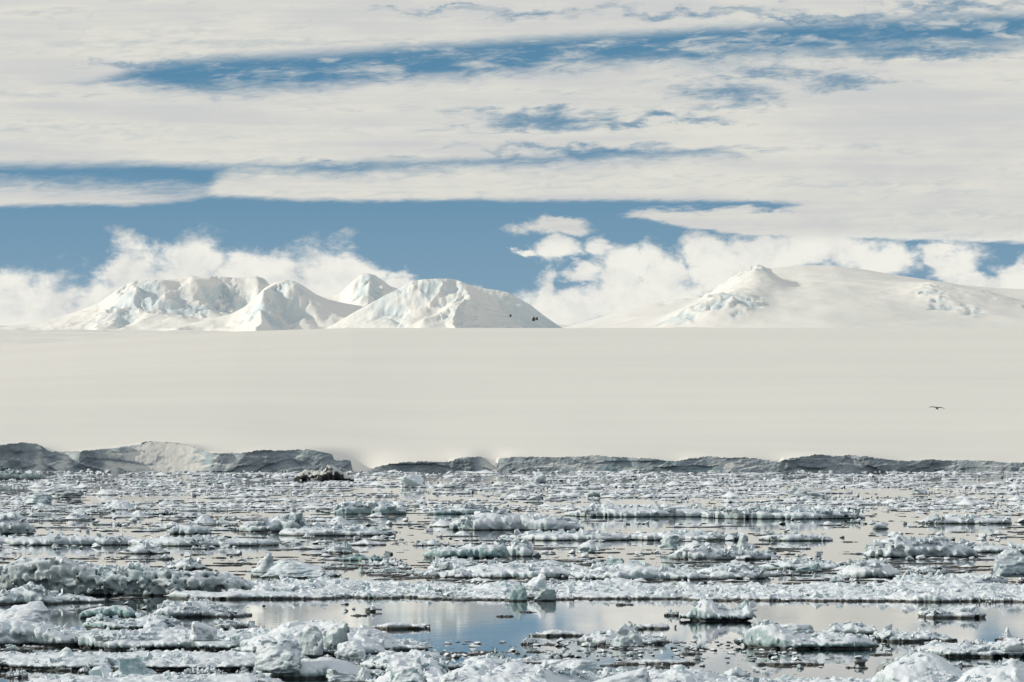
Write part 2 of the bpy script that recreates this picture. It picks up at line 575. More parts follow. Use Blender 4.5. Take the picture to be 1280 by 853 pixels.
def water_material():
    m, t = new_mat('sea_water')
    g = t.n('ShaderNodeNewGeometry')
    P = g.outputs['Position']
    rp = t.noise(t.vm('MULTIPLY', P, (0.05, 0.03, 1.0)), 1.0, 3, 0.5)
    ro = t.mr(rp, 0.35, 0.65, 0.016, 0.042)
    wv = t.noise(t.vm('MULTIPLY', P, (0.7, 0.5, 1.0)), 1.0, 3, 0.5)
    b = finish(t, (0.006, 0.014, 0.018), ro, bump(t, wv, 0.004, 0.5), 0.5)
    b.inputs['IOR'].default_value = 1.333
    return m


def plain(name, col, rough=0.7):
    m, t = new_mat(name)
    g = t.n('ShaderNodeNewGeometry')
    n = t.noise(g.outputs['Position'], 9.0, 3)
    finish(t, t.mix(n, tuple(q * 0.75 for q in col), tuple(q * 1.2 for q in col)), rough)
    return m


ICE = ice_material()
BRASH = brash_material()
DEBRIS = dark_ice_material()
SNOW = snow_material('wind_packed_snow', (0.835, 0.82, 0.782), (0.862, 0.847, 0.806), 1.0, 0.06)
UPPER = snow_material('upper_snow', (0.80, 0.795, 0.77), (0.89, 0.875, 0.84), 1.0, 1.6)
CLIFF = cliff_material()
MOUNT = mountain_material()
WATER = water_material()
ROCK = plain('bare_rock', (0.05, 0.048, 0.046))
FEATHER = plain('brown_feathers', (0.035, 0.028, 0.022))

# ------------------------------------------------------------------ sea
q = 40000.0
sea = obj('sea_water', np_mesh('sea_water', [(-q, -4000, 0), (q, -4000, 0), (q, 60000, 0), (-q, 60000, 0)], [(0, 1, 2, 3)], WATER))
tag(sea, 'calm dark polar sea showing between the floes', kind='structure')

# ------------------------------------------------------------------ ice shelf: cliff and the snowfield that rises behind it
CL = [(-400, 560), (-120, 558), (0, 556), (30, 553), (45, 556), (62, 564), (90, 565), (112, 563), (140, 560), (172, 556), (180, 553), (214, 553), (238, 557),
      (252, 563), (262, 566), (300, 566), (318, 564), (345, 563), (385, 562), (405, 565), (415, 567), (418, 575), (438, 575), (441, 589),
      (462, 589.5), (470, 585), (485, 580), (505, 578), (530, 577), (560, 577), (566, 575), (578, 571), (598, 571), (606, 574), (614, 580), (621, 586),
      (623, 573), (640, 571.5), (690, 571), (740, 570), (770, 571), (800, 573), (812, 573), (830, 575), (848, 576), (860, 573), (885, 571.5), (912, 572),
      (930, 572), (960, 575), (975, 577), (979, 574), (1000, 571), (1018, 569), (1045, 570), (1062, 569), (1085, 571), (1110, 574), (1130, 576), (1160, 575.5),
      (1200, 575.5), (1240, 576), (1262, 578), (1290, 578), (1400, 576), (1800, 574)]
D0 = 3060.0
px = np.concatenate([np.linspace(-900, -80, 120), np.linspace(-78, 1358, 1250), np.linspace(1360, 2200, 120)])
cx = (px - 640) / F * D0
ctop_px = np.interp(px, [a for a, b in CL], [b for a, b in CL])
ctop = CAM_H - (ctop_px - HOR) * D0 / F
ctop = np.maximum(ctop + s2(N2R, cx, 0 * cx, 60.0, .3) * 0.25, 0.25)
bay = s2(NS_, cx, 0 * cx + 7, 420.0, .1) * 5
recl = np.clip(s2(NS_, cx, 0 * cx + 90, 220.0, .45) * 1.0 + 0.15, 0, 1.6)      # where the front leans back as a snow ramp
for a, b, k in ((35, 58, .9), (64, 92, .8), (125, 150, .9), (150, 215, 1.3), (215, 262, .9), (268, 300, .5), (440, 466, 1.5), (598, 623, 1.5), (683, 692, 1.0), (735, 760, .8), (778, 795, 1.0), (870, 925, .8), (1035, 1075, 1.0), (1180, 1262, .5)):
    recl = np.maximum(recl, k * sstep(a - 3, a + 5, px) * (1 - sstep(b - 6, b + 3, px)))
for a, b in ((0, 25), (100, 122), (262, 285), (300, 415), (417, 440), (466, 596), (623, 680), (790, 850), (979, 1030), (1085, 1130)):
    recl = np.minimum(recl, 1.6 - 1.45 * sstep(a - 2, a + 2, px) * (1 - sstep(b - 2, b + 2, px)))
rk_ = np.exp(-np.linspace(-2, 2, 25) ** 2); rk_ /= rk_.sum()
recl = np.where(px > 626, recl * .42, np.where(px > 468, recl * .8, recl))
recl = np.convolve(np.pad(np.minimum(recl, 1.1), 12, mode='edge'), rk_, 'valid')
NR = 26
tt = np.linspace(0, 1, NR)[:, None]
cz = -0.6 + (ctop[None] + 0.6) * tt
Cx = np.repeat(cx[None], NR, 0)
lean = s2(NS_, Cx, 0 * Cx + 31, 260.0, .2) * 1.6
facet, _ = cells2(Cx + cz * lean, cz * 3.6 + 40, 15.0, np.random.default_rng(12))
fz, _ = cells2(Cx + cz * lean, cz * 1.6 + 90, 4.0, np.random.default_rng(13))
Cy = D0 + bay[None] + recl[None] * cz * 1.1 + (facet * 1.3 + fz * 0.16) * (0.35 + 0.65 * np.sin(np.pi * np.clip(tt, 0.06, 1) ** 0.6)) * (1 - 0.55 * np.clip(recl[None], 0, 1)) + s2(N2, Cx, cz * 1.5, 90.0) * 0.45 + s2(N2R, Cx, cz, 60.0, .4) * 0.12
cliff = obj('ice_cliff', grid_mesh('ice_cliff', Cx, Cy, cz, CLIFF))
tag(cliff, 'long low grey ice cliff where the snowfield meets the sea', kind='structure')

# snowfield: continues from the cliff's top edge to its crest 8.5 km away
NS = 110
sN = np.linspace(0, 1, NS)[:, None] ** 1.6
DC = 8500.0
y_edge = Cy[-1]
ks = np.exp(-np.linspace(-2.5, 2.5, 121) ** 2); ks /= ks.sum()
y_soft = np.convolve(np.pad(y_edge, 60, mode='edge'), ks, 'valid')
we_ = 1 - sstep(0.0, 0.003, sN)
dist = (y_edge[None] * we_ + y_soft[None] * (1 - we_)) * (1 - sN) + DC * sN
cre = np.interp(px, [-900, 0, 100, 200, 300, 400, 440, 2200], [462, 432.5, 425.5, 419.5, 414.5, 411.2, 410.2, 410.2])
kern = np.exp(-np.linspace(-2.5, 2.5, 401) ** 2); kern /= kern.sum()
sm_px = np.convolve(np.pad(np.minimum(ctop_px, 576), 200, mode='edge'), kern, 'valid')
sm_px = np.convolve(np.pad(sm_px, 200, mode='edge'), kern, 'valid')
wl_ = 1 - sstep(0.0, 0.035, sN)
km = np.exp(-np.linspace(-2.5, 2.5, 81) ** 2); km /= km.sum()
md_px = np.convolve(np.pad(ctop_px, 40, mode='edge'), km, 'valid')
wq_ = 1 - sstep(0.0, 0.004, sN)
yrow = ((ctop_px[None] * wq_ + md_px[None] * (1 - wq_)) * wl_ + sm_px[None] * (1 - wl_)) * (1 - sN ** 0.78) + cre[None] * sN ** 0.78
Sx = cx[None] / D0 * dist
Sz = CAM_H - (yrow - HOR) * dist / F
Sz[0] = ctop
blend = sstep(0, 0.02, sN)
Sz = Sz + blend * (s2(NS_, Sx, dist * 0.6, 2600.0, .2) * 2.0 * np.clip(1 - sN, 0.0, 1)) * np.clip((1 - sN) * 5, 0, 1)
near = blend * np.exp(-((sN - 0.03) / 0.035) ** 2)
crev = np.clip(s2(N2R, Sx * 0.25, dist, 120.0, .15) - 1.35, 0, 1)
Sz = Sz - near * crev * 0.0
# far side of the crest dips out of sight
ext = 6
e = np.linspace(0, 1, ext + 1)[1:, None]
dx_ = DC + e * 700
Ex = cx[None] / D0 * dx_
Ez = Sz[-1][None] - 45 * e ** 1.3 * 1.0
Sx = np.vstack([Sx, Ex]); Sy = np.vstack([dist, np.repeat(dx_, len(px), 1)]); Sz = np.vstack([Sz, Ez])
sf = obj('snowfield', grid_mesh('snowfield', Sx, Sy, Sz, SNOW))
tag(sf, 'smooth pale snow slope rising gently inland behind the ice cliff', kind='structure')

# upper basin in sunshine
ur = np.linspace(0, 1, 60)[:, None]
ud = 9150 + ur * 9000
upx = np.linspace(-900, 2200, 420)[None]
Ux = (upx - 640) / F * ud
urow = np.interp(ud, [9150, 10000, 12000, 14000, 16000, 18200], [446, 437, 421, 412.5, 409.5, 408])
urow = urow + 0 * upx
Uz = CAM_H - (urow - HOR) * ud / F + s2(N2, Ux, ud * 0.5, 3000.0, .5) * 3.5 + s2(N2, Ux * 0.3, ud, 1300.0, .8) * 2
up = obj('upper_snowfield', grid_mesh('upper_snowfield', Ux, np.repeat(ud, upx.shape[1], 1), Uz, UPPER))
tag(up, 'bright sunlit snow basin below the mountains', kind='structure')

# ------------------------------------------------------------------ mountains
def flank(t):
    """height left at t of the way down: rounded at the top, flaring out at the foot"""
    return (1 - sstep(0, 1, t ** 0.8)) * 0.5 + np.clip(1 - t, 0, 1) ** 2.2 * 0.5


def ridged(x, y, period, off):
    """sharp crests, round hollows"""
    wx = s2(NS_, x, y, period * 2.1, off + .31) * period * .06
    wy = s2(NS_, x, y, period * 2.1, off + .77) * period * .06
    q = s2(NS_, x + wx, y + wy, period * 1.6, off)
    return 1.0 - 1.25 * (np.sqrt(q * q + .012) - .1)


def mountain(name, label, sil, Dm, depth, crag=(), rough=0.2, seed=0, step=1.5, base=440, plan=None, knobs=(), conv=False, wander=(0, 0), scale=900.0):
    """snow mountain: its skyline (photo points) stands near distance Dm, spurs and gullies run down towards the sea"""
    x0, x1 = sil[0][0], sil[-1][0]
    n = int((x1 - x0) / step) + 1
    xs = np.linspace(x0, x1, n)
    k = Dm / F
    sk_ = np.interp(xs, [a for a, b in sil], [b for a, b in sil])
    ker = np.exp(-np.linspace(-2, 2, 7) ** 2); ker /= ker.sum()
    sk_ = np.convolve(np.pad(sk_, 3, mode='edge'), ker, 'valid')
    top = CAM_H + (HOR - sk_) * k
    bz = CAM_H + (HOR - base) * (Dm - depth) / F
    Xm = (xs - 640) * k
    rows = int(1.45 * depth / (step * k * 1.7)) + 8
    yy = np.linspace(-1, 0.45, rows)[:, None]
    GX = np.repeat(Xm[None], rows, 0)
    off = np.random.default_rng(100 + seed).random()
    wan = wander[0] * np.clip(-yy, 0, 1) + wander[1] * s2(N2, yy * 400, 0 * yy + seed * 37.0, 900.0)
    GY = yy * depth * (np.interp(xs[None] - wan, [a for a, b in plan], [b for a, b in plan]) if plan else 1.0) + 0 * GX
    f = np.clip(np.where(yy < 0, (1 - np.clip(-yy, 0, 1) ** 1.35 if conv else flank(-yy)), 1 - (yy / 0.45) ** 2 * 0.95), 0, 1)
    amp = np.maximum(top - bz, 5)[None]
    Hh = bz + amp * f
    ft = np.linspace(0, 1, 80)
    fv = 1 - ft ** 1.35 if conv else flank(ft)
    mid_ = np.clip(f, 0, 1) ** 0.7 * np.clip((1 - f) * 6, 0.25, 1)
    sp = ridged(GX, GY * .8, scale, off) * 0.62 + ridged(GX + 40, GY, scale * .42, off + .3) * 0.26 + s2(NS_, GX, GY, 420.0, off + .5) * 0.05
    Hh = Hh + rough * mid_ * amp * (sp - 0.45) * 0.55
    for (kx_, krow, wl_, wr_, kt, wy) in knobs:      # a hump standing on the flank: photo point of its top, half widths in px, how far down, depth in m
        ky = -kt * depth
        q = int(np.argmin(np.abs(xs - kx_)))
        r_ = int(np.argmin(np.abs(GY[:, q] - ky)))
        need = CAM_H + (HOR - krow) * (Dm + ky) / F - Hh[r_, q]
        dxk = (GX - (kx_ - 640) * k) / k
        rr_ = np.maximum((dxk / np.where(dxk < 0, wl_, wr_)) ** 2 + ((GY - ky) / wy) ** 2 + s2(N2, GX, GY, 700.0, off + .2) * .06, 0)
        Hh = Hh + max(need, 0) * np.exp(-np.clip(rr_, 0, 50) ** 1.25)
    Hh = Hh + mid_ * (1.0 if not conv else .35) * (s2(N2, GX, GY * 1.4, 300.0, off + .12) * 1.5 + s2(N2R, GX, GY * 1.4, 700.0, off + .72) * .35)
    cr = np.zeros_like(Hh)
    for (ax, ay, rx, ry, am) in crag:      # broken ice: photo point, half width in px, reach down the slope, relief in metres
        rel = (ay - np.interp(ax, xs, sk_)) / max(base - 20 - np.interp(ax, xs, sk_), 1)
        q = int(np.argmin(np.abs(xs - ax)))
        row_ = HOR - (Hh[:, q] - CAM_H) * F / (Dm + GY[:, q])
        cand = np.nonzero(yy[:, 0] <= 0.02)[0]
        r_ = cand[int(np.argmin(np.abs(row_[cand] - ay)))]
        e_ = ((GX - (ax - 640) * k) / (rx * k)) ** 2 + ((GY - GY[r_, q]) / (depth * ry)) ** 2 + s2(N2, GX, GY, 420.0, off + .1) * 0.30
        cr = np.maximum(cr, am * np.clip(1.1 - e_, 0, 1) * sstep(-1.0, 0.2, s2(N2, GX, GY, 420.0, off + .44)))
    rk = ridged(GX, GY * 1.2, 330.0, off + .6) * .6 + ridged(GX, GY, 150.0, off + .16) * .4
    Hh = Hh + cr * ((rk - .3) * 1.2 + s2(N2R, GX, GY * 1.3, 420.0, off + .9) * .10)
    bare = np.clip(cr / 8.0, 0, 1) * sstep(0.75, 0.15, rk)
    # bring the skyline back to the photographed one
    for _ in range(2):
        ang = (Hh - CAM_H) / (Dm + GY)
        cur = HOR - ang.max(0) * F
        dz = (cur - sk_) * k
        kk = np.exp(-np.linspace(-2, 2, 9) ** 2); kk /= kk.sum()
        dz = np.convolve(np.pad(dz, 4, mode='edge'), kk, 'valid')
        Hh = Hh + dz[None] * np.exp(-(yy / .16) ** 2)
    me = grid_mesh(name, GX, GY, Hh, MOUNT)
    at_ = me.attributes.new('bare_ice', 'FLOAT', 'POINT')
    at_.data.foreach_set('value', bare.astype(np.float32).ravel())
    o = obj(name, me, loc=(0, Dm, 0))
    tag(o, label, kind='structure')
    return o


mountain('snow_mountain', 'broad dome of snow filling the right of the skyline',
         [(640, 420), (700, 411), (740, 400), (780, 388), (820, 379), (860, 372), (900, 360), (930, 346), (960, 336), (1000, 331.5), (1040, 332), (1080, 337), (1120, 344),
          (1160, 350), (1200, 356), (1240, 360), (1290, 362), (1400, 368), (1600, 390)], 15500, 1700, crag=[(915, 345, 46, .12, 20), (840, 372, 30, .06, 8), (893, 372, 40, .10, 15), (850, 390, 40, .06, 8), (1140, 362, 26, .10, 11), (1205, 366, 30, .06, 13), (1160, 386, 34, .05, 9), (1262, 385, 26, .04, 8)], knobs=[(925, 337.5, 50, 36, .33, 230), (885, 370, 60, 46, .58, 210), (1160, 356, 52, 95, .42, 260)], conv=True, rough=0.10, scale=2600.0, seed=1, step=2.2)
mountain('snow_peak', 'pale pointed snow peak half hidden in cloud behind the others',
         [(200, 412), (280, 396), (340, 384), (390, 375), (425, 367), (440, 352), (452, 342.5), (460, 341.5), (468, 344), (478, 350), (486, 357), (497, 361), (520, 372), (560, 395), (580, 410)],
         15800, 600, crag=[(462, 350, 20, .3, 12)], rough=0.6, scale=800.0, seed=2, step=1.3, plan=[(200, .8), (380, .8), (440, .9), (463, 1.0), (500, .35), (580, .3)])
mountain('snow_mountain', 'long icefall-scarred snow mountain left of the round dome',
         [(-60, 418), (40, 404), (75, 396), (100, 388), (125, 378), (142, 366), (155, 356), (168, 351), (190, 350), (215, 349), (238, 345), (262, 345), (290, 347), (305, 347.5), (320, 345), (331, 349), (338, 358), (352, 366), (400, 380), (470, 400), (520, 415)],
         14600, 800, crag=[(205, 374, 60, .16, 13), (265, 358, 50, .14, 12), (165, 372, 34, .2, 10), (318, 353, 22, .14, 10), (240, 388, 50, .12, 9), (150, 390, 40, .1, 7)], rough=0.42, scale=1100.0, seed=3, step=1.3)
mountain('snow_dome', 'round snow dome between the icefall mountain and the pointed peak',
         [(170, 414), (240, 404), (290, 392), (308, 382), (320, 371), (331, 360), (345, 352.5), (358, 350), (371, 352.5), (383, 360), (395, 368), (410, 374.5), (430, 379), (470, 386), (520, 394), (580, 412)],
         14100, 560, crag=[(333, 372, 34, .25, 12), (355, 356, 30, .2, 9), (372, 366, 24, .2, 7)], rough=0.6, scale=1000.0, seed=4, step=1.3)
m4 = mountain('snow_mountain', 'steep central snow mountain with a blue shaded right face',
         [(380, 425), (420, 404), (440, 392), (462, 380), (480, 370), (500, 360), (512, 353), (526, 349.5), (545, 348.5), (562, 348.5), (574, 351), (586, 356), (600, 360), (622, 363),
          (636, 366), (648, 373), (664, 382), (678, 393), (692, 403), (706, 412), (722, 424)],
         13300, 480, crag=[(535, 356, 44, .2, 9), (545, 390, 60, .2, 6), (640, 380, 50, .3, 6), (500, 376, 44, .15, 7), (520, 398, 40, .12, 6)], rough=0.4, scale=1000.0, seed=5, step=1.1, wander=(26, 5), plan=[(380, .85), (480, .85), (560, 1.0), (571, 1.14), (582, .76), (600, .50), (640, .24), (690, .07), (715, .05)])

# ------------------------------------------------------------------ sea ice
def smax(a, b, k):
    h = np.clip(0.5 + 0.5 * (a - b) / k, 0, 1)
    return b * (1 - h) + a * h + k * h * (1 - h)


def floe_sdf(L, Dp, top_fn, seed, vx, edge=0.5, face=0.35, rub=0.25, cell=1.2, zmax=2.0, notch=0.22, soft=0.15, name='ice_floe', zmin=-0.45, snowy=0.0):
    """distance array of one floe: ragged outline x top surface, broken by facets, undercut at the waterline.
    local frame: x along the front, y away from the viewer (front at 0), z = 0 at the water"""
    g = np.random.default_rng(seed)
    off = g.random()
    vy = vx * 2.2
    nmax = 1.9e6
    pad = 3
    while True:
        nx = int((L * 1.12 + edge * 2) / vx) + 2 * pad; ny = int((Dp * 1.08 + edge * 2) / vy) + 2 * pad; nz = int((zmax - zmin) / vx) + 2 * pad
        if nx * ny * nz < nmax: break
        vx *= 1.08; vy *= 1.12
    x = (np.arange(nx) - nx / 2) * vx
    y = (np.arange(ny) - pad) * vy - edge - Dp * 0.04
    z = zmin + (np.arange(nz) - pad) * vx
    X, Y = np.meshgrid(x, y, indexing='ij')
    a, b = L / 2, Dp / 2
    r = min(a, b) * 0.85
    qx = np.abs(X) - a + r; qy = np.abs(Y - b) - b + r
    d2 = np.hypot(np.maximum(qx, 0), np.maximum(qy, 0)) + np.minimum(np.maximum(qx, qy), 0) - r
    d2 = d2 + s2(N2, X, Y, max(L, 6) * 1.1, off) * edge * 0.8 + s2(N2R, X, Y, max(L, 6) * 0.45, off + .3) * edge * 0.25
    T = top_fn(X, Y)
    inner = np.clip(-d2 / 0.8, 0, 1)
    c1, j1 = cells2(X, Y * 0.7, cell * 1.7, g)
    c2, j2 = cells2(X, Y, cell * 0.6, g)
    patch = sstep(0.1, 1.3, s2(N2, X, Y, max(L, 6) * 0.6, off + .5))
    rr = rub * (0.04 + 0.60 * patch)
    T = T + rr * (c1 * 1.1 + c2 * 0.25 - 0.55 * np.exp(-(j1 / 0.07) ** 2)) + s2(N2, X, Y, 9.0, off + .2) * 0.07
    T = np.maximum(T, 0.10 + 0.05 * s2(N2R, X, Y, 4.0, off + .1))
    T = T * (0.72 + 0.28 * inner)
    Z = z[None, None, :]
    und = notch * np.exp(-((Z - 0.03) / 0.13) ** 2)
    side = d2[:, :, None] + und
    cap = (Z - T[:, :, None]) * 0.75
    sd = smax(side, cap, soft)
    sd = np.maximum(sd, zmin + 0.12 - Z)
    lim = face * 1.6 + 2.5 * vx
    m = np.abs(sd) < lim
    ii = np.nonzero(m)
    px_, py_, pz_ = x[ii[0]], y[ii[1]], z[ii[2]]
    f = s3(WF, px_, py_, pz_, 7.5, off) * 0.75 + s3(N3, px_, py_, pz_, 5.0, off + .4) * 0.12 + s3(WF, px_, py_, pz_, 2.8, off + .8) * 0.30
    steep = np.clip((T[ii[0], ii[1]] - pz_) / 0.35, 0.0, 1.0)       # broken sides are rougher than the snow on top
    sd[ii] += f * face * (0.05 + 0.65 * steep)
    return sd, (x[0], y[0], z[0]), (vx, vy, vx)


def block_sdf(style, seed, n=30, rough=1.0):
    """unit block, about 1 across, foot at z = 0"""
    g = np.random.default_rng(seed)
    off = g.random()
    lin = (np.arange(n + 8) - 4) / n
    X, Y, Z = np.meshgrid(lin - 0.5, lin - 0.5, lin - 0.12, indexing='ij')
    P = np.stack([X, Y, Z], -1)
    if style == 'dome':
        sd = (np.sqrt((X / 0.46) ** 2 + (Y / 0.46) ** 2 + (np.maximum(Z, 0) / 0.86) ** 2) - 1) * 0.46
        pl = [((g.normal(), g.normal(), abs(g.normal()) + .6), 0.47) for _ in range(5)]
        k = 0.10
    elif style == 'cube':
        sd = np.full(X.shape, -9.0)
        tilt = g.normal(0, 0.14, (5, 3))
        base = [((1, 0, 0), .42), ((-1, 0, 0), .42), ((0, 1, 0), .42), ((0, -1, 0), .42), ((0, 0, 1), .82)]
        pl = [(tuple(np.array(b) + t), dd) for (b, dd), t in zip(base, tilt)] + [((g.normal(), g.normal(), g.random() * 1.2), 0.55 + g.random() * .08) for _ in range(4)]
        k = 0.04
    elif style == 'spire':
        sd = np.full(X.shape, -9.0)
        pl = []
        for i in range(8):
            t = i / 8 * 6.283 + g.normal(0, .2)
            up = 0.25 + g.random() * 0.38
            pl.append(((math.cos(t), math.sin(t), up), 0.36 + g.random() * 0.10))
        pl += [((g.normal() * .5, g.normal() * .5, 1), 0.78 + g.random() * .05) for _ in range(3)]
        k = 0.03
    elif style == 'wedge':
        sd = np.full(X.shape, -9.0)
        pl = [((-0.75, -.1, 1), .40), ((1, -.15, .12), .42), ((0, 1, .1), .42), ((0.1, -1, .25), .44), ((-1, 0, 0.1), .47), ((.3, -.5, 1), .76)]
        k = 0.04
    elif style == 'slab':
        sd = np.full(X.shape, -9.0)
        pl = [((0.55, -.2, 1), .52), ((1, 0, 0), .47), ((-1, 0.1, .3), .45), ((0, 1, .1), .42), ((0, -1, .35), .42)] + [((g.normal(), g.normal(), .6), .56) for _ in range(3)]
        k = 0.035
    else:   # shard / boulder
        sd = np.full(X.shape, -9.0)
        pl = [((1, 0, 0), .46), ((-1, 0, 0), .46)]
        for _ in range(11):
            v = g.normal(0, 1, 3); v[2] = v[2] * .8 + .35
            pl.append((tuple(v), 0.40 + g.random() * 0.10 + max(v[2] / np.linalg.norm(v), 0) * 0.36))
        k = 0.03 if style == 'shard' else 0.09
    for v, dd in pl:
        v = np.array(v, float); v /= np.linalg.norm(v)
        sd = smax(sd, P @ v - dd, k)
    sd = sd + rough * (s3(WF, X, Y, Z, 2.6, off) * 0.075 + s3(N3, X, Y, Z, 1.6, off + .3) * 0.015 + s3(WF, X, Y, Z, 1.1, off + .5) * 0.03)
    sd = np.maximum(sd, -0.10 - Z)
    return sd, (lin[0] - .5, lin[0] - .5, lin[0] - .12), (1 / n,) * 3


def block_mesh(style, seed, n=30, rough=1.0, mat=None, name='ice_block'):
    a, o, st = block_sdf(style, seed, n, rough)
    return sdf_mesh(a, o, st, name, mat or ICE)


def hull_set(n, flat, seed, npts=11):
    g = np.random.default_rng(seed)
    out = []
    for _ in range(n):
        bm = bmesh.new()
        for _k in range(npts):
            p = g.normal(0, 1, 3); p /= np.linalg.norm(p)
            p *= (0.5, 0.5, flat) * g.uniform(.75, 1.1, 3)
            bm.verts.new(p + (0, 0, flat * .35))
        r = bmesh.ops.convex_hull(bm, input=bm.verts)
        bmesh.ops.delete(bm, geom=list({v for v in r['geom_interior'] if isinstance(v, bmesh.types.BMVert)}), context='VERTS')
        bmesh.ops.triangulate(bm, faces=bm.faces)
        bm.verts.index_update()
        V = np.array([v.co[:] for v in bm.verts], np.float32)
        T_ = np.array([[v.index for v in f.verts] for f in bm.faces], np.int32)
        bm.free()
        out.append((V, T_))
    return out


def block_set(n, seed):
    """broken angular blocks: knocked-about boxes, each a convex hull of few points"""
    g = np.random.default_rng(seed)
    out = []
    for _ in range(n):
        bm = bmesh.new()
        dim = np.array((.5, .5 * g.uniform(.6, 1), .5 * g.uniform(.25, .8)))
        rot = g.normal(0, .35, 2)
        for c in range(8):
            p = np.array(((c & 1) * 2 - 1, (c >> 1 & 1) * 2 - 1, (c >> 2) * 2 - 1), float) * g.uniform(.55, 1.0, 3)
            p = p * dim
            p[2] += rot[0] * p[0] + rot[1] * p[1]
            bm.verts.new(p)
        r = bmesh.ops.convex_hull(bm, input=bm.verts)
        bmesh.ops.delete(bm, geom=list({v for v in r['geom_interior'] if isinstance(v, bmesh.types.BMVert)}), context='VERTS')
        bmesh.ops.triangulate(bm, faces=bm.faces)
        bm.verts.index_update()
        out.append((np.array([v.co[:] for v in bm.verts], np.float32), np.array([[v.index for v in f.verts] for f in bm.faces], np.int32)))
        bm.free()
    return out


def join_arrays(kinds, pts):
    """pts: rows of x, y, z, sx, sy, sz, rz, kind -> one vertex and one triangle array"""
    Vs, Ts, o = [], [], 0
    for ki, (V, T_) in enumerate(kinds):
        p = pts[pts[:, 7] == ki]
        if not len(p): continue
        c, s_ = np.cos(p[:, 6])[:, None], np.sin(p[:, 6])[:, None]
        X = V[None, :, 0] * p[:, 3:4]; Y = V[None, :, 1] * p[:, 4:5]
        W_ = np.stack([X * c - Y * s_ + p[:, 0:1], X * s_ + Y * c + p[:, 1:2], V[None, :, 2] * p[:, 5:6] + p[:, 2:3]], -1).reshape(-1, 3)
        I = (T_[None] + (np.arange(len(p)) * len(V))[:, None, None]).reshape(-1, 3) + o
        o += len(W_)
        Vs.append(W_); Ts.append(I)
    return np.vstack(Vs), np.vstack(Ts)


H_BK = block_set(18, 21) + hull_set(6, .45, 22, 9)


def rubble(parent, top, L, depth, n, size, edge, seed, look):
    """small broken pieces lying on a floe, thick in some places and missing in others"""
    g = np.random.default_rng(seed)
    m = n * 4
    bx = g.uniform(-.45, .45, m) * L
    by = edge + (depth * .8 - edge) * g.random(m) ** 1.5
    by = np.clip(by, .05 * depth, depth * .85)
    pat = s2(N2, bx, by * 1.5, max(L, 6) * .9, g.random())
    ok = np.nonzero(pat + g.normal(0, .35, m) > .45)[0][:n]
    if len(ok) < 3: return
    bx, by = bx[ok], by[ok]
    k = len(ok)
    w_ = size[0] * (1 - g.random(k)) ** -.55
    w_ = np.minimum(w_, size[1])
    q = np.zeros((k, 8))
    q[:, 0], q[:, 1], q[:, 2] = bx, by, top(bx, by) + w_ * g.uniform(-.08, .22, k)
    q[:, 3] = w_ * g.uniform(.8, 1.3, k); q[:, 4] = w_ * g.uniform(.8, 1.3, k); q[:, 5] = w_ * g.uniform(.6, 1.25, k)
    q[:, 6] = g.uniform(0, 6.28, k); q[:, 7] = g.integers(0, len(H_BK), k)
    V, T_ = join_arrays(H_BK, q)
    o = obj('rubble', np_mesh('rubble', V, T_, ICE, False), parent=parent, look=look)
    tag(o, kind='stuff')


FOOT = []        # footprints of the floes placed by hand (x0, x1, d0, d1), to keep the others off them
NSEED = [1000]


def floe(label, x0, x1, yb, prof, depth, group=None, name='ice_floe', cat='ice floe', y0=None, ff=0.35, fb=0.5, edge=0.4, face=0.3, rub=0.22, cell=1.2,
         look=(.2, 0, 1.04), soft=0.07, notch=0.22, yaw=0.0, bits=0, mat=None):
    """one floe whose front waterline lies on photo row yb between columns x0 and x1; prof = its skyline"""
    NSEED[0] += 1
    seed = NSEED[0]
    cx_, dd, _ = at((x0 + x1) / 2, yb)
    s = dd / F
    L = (x1 - x0) * s
    if y0 is None: y0 = min(depth * 0.35, 3.0)
    xs = np.array([(a - (x0 + x1) / 2) * s for a, b in prof])
    hs = np.array([CAM_H - (b - HOR) * (dd + y0) / F for a, b in prof])
    hs = np.maximum(hs, 0.12)

    def top(X, Y):
        h = np.interp(X, xs, hs)
        front = ff + (1 - ff) * sstep(-edge, y0, Y)
        back = sstep(y0, max(depth, y0 + .5), Y)
        back_h = np.minimum(h, fb)
        return np.where(Y < y0, h * front, h * (1 - back) + back_h * back)
    vx = max(1.65 * dd / 5689.0, 0.05)
    sd, org, st = floe_sdf(L, depth, top, seed, vx, edge=edge, face=face, rub=rub, cell=cell, zmax=float(hs.max()) + rub * 1.3 + 0.4, notch=notch, soft=soft)
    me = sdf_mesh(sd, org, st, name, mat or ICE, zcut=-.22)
    o = obj(name, me, loc=(cx_, dd, 0), rz=R(yaw), look=look)
    tag(o, label, cat, group)
    FOOT.append((cx_ - L / 2, cx_ + L / 2, dd, dd + depth))
    if rub > .1 and mat is None:
        rubble(o, top, L, depth, int(np.clip((x1 - x0) * rub * 2.6, 8, 190)), (3.2 * s, 11 * s), edge * 1.1, seed + 9, (look[0] * .6, look[1] * .4, 1.2, .3))
    if bits:
        g = np.random.default_rng(seed + 5)
        for _ in range(int(bits * 2)):
            bx = g.uniform(-.46, .46) * L; by = g.uniform(0.03, .6) * depth
            zt = float(top(np.array([bx]), np.array([by]))[0])
            w_ = g.uniform(4, 7 if g.random() < .7 else 15) * s
            bi_ = random.randrange(len(BITS))
            c = obj(BITN[bi_], BITS[bi_], parent=o, loc=(bx, by, zt - w_ * 0.3), rz=g.uniform(0, 6.28), look=(look[0] * .6 + g.uniform(-.1, .2), 0, 1.25))
            c.scale = (w_ * g.uniform(.8, 1.3), w_ * g.uniform(.8, 1.2), w_ * g.uniform(.4, .85))
    return o


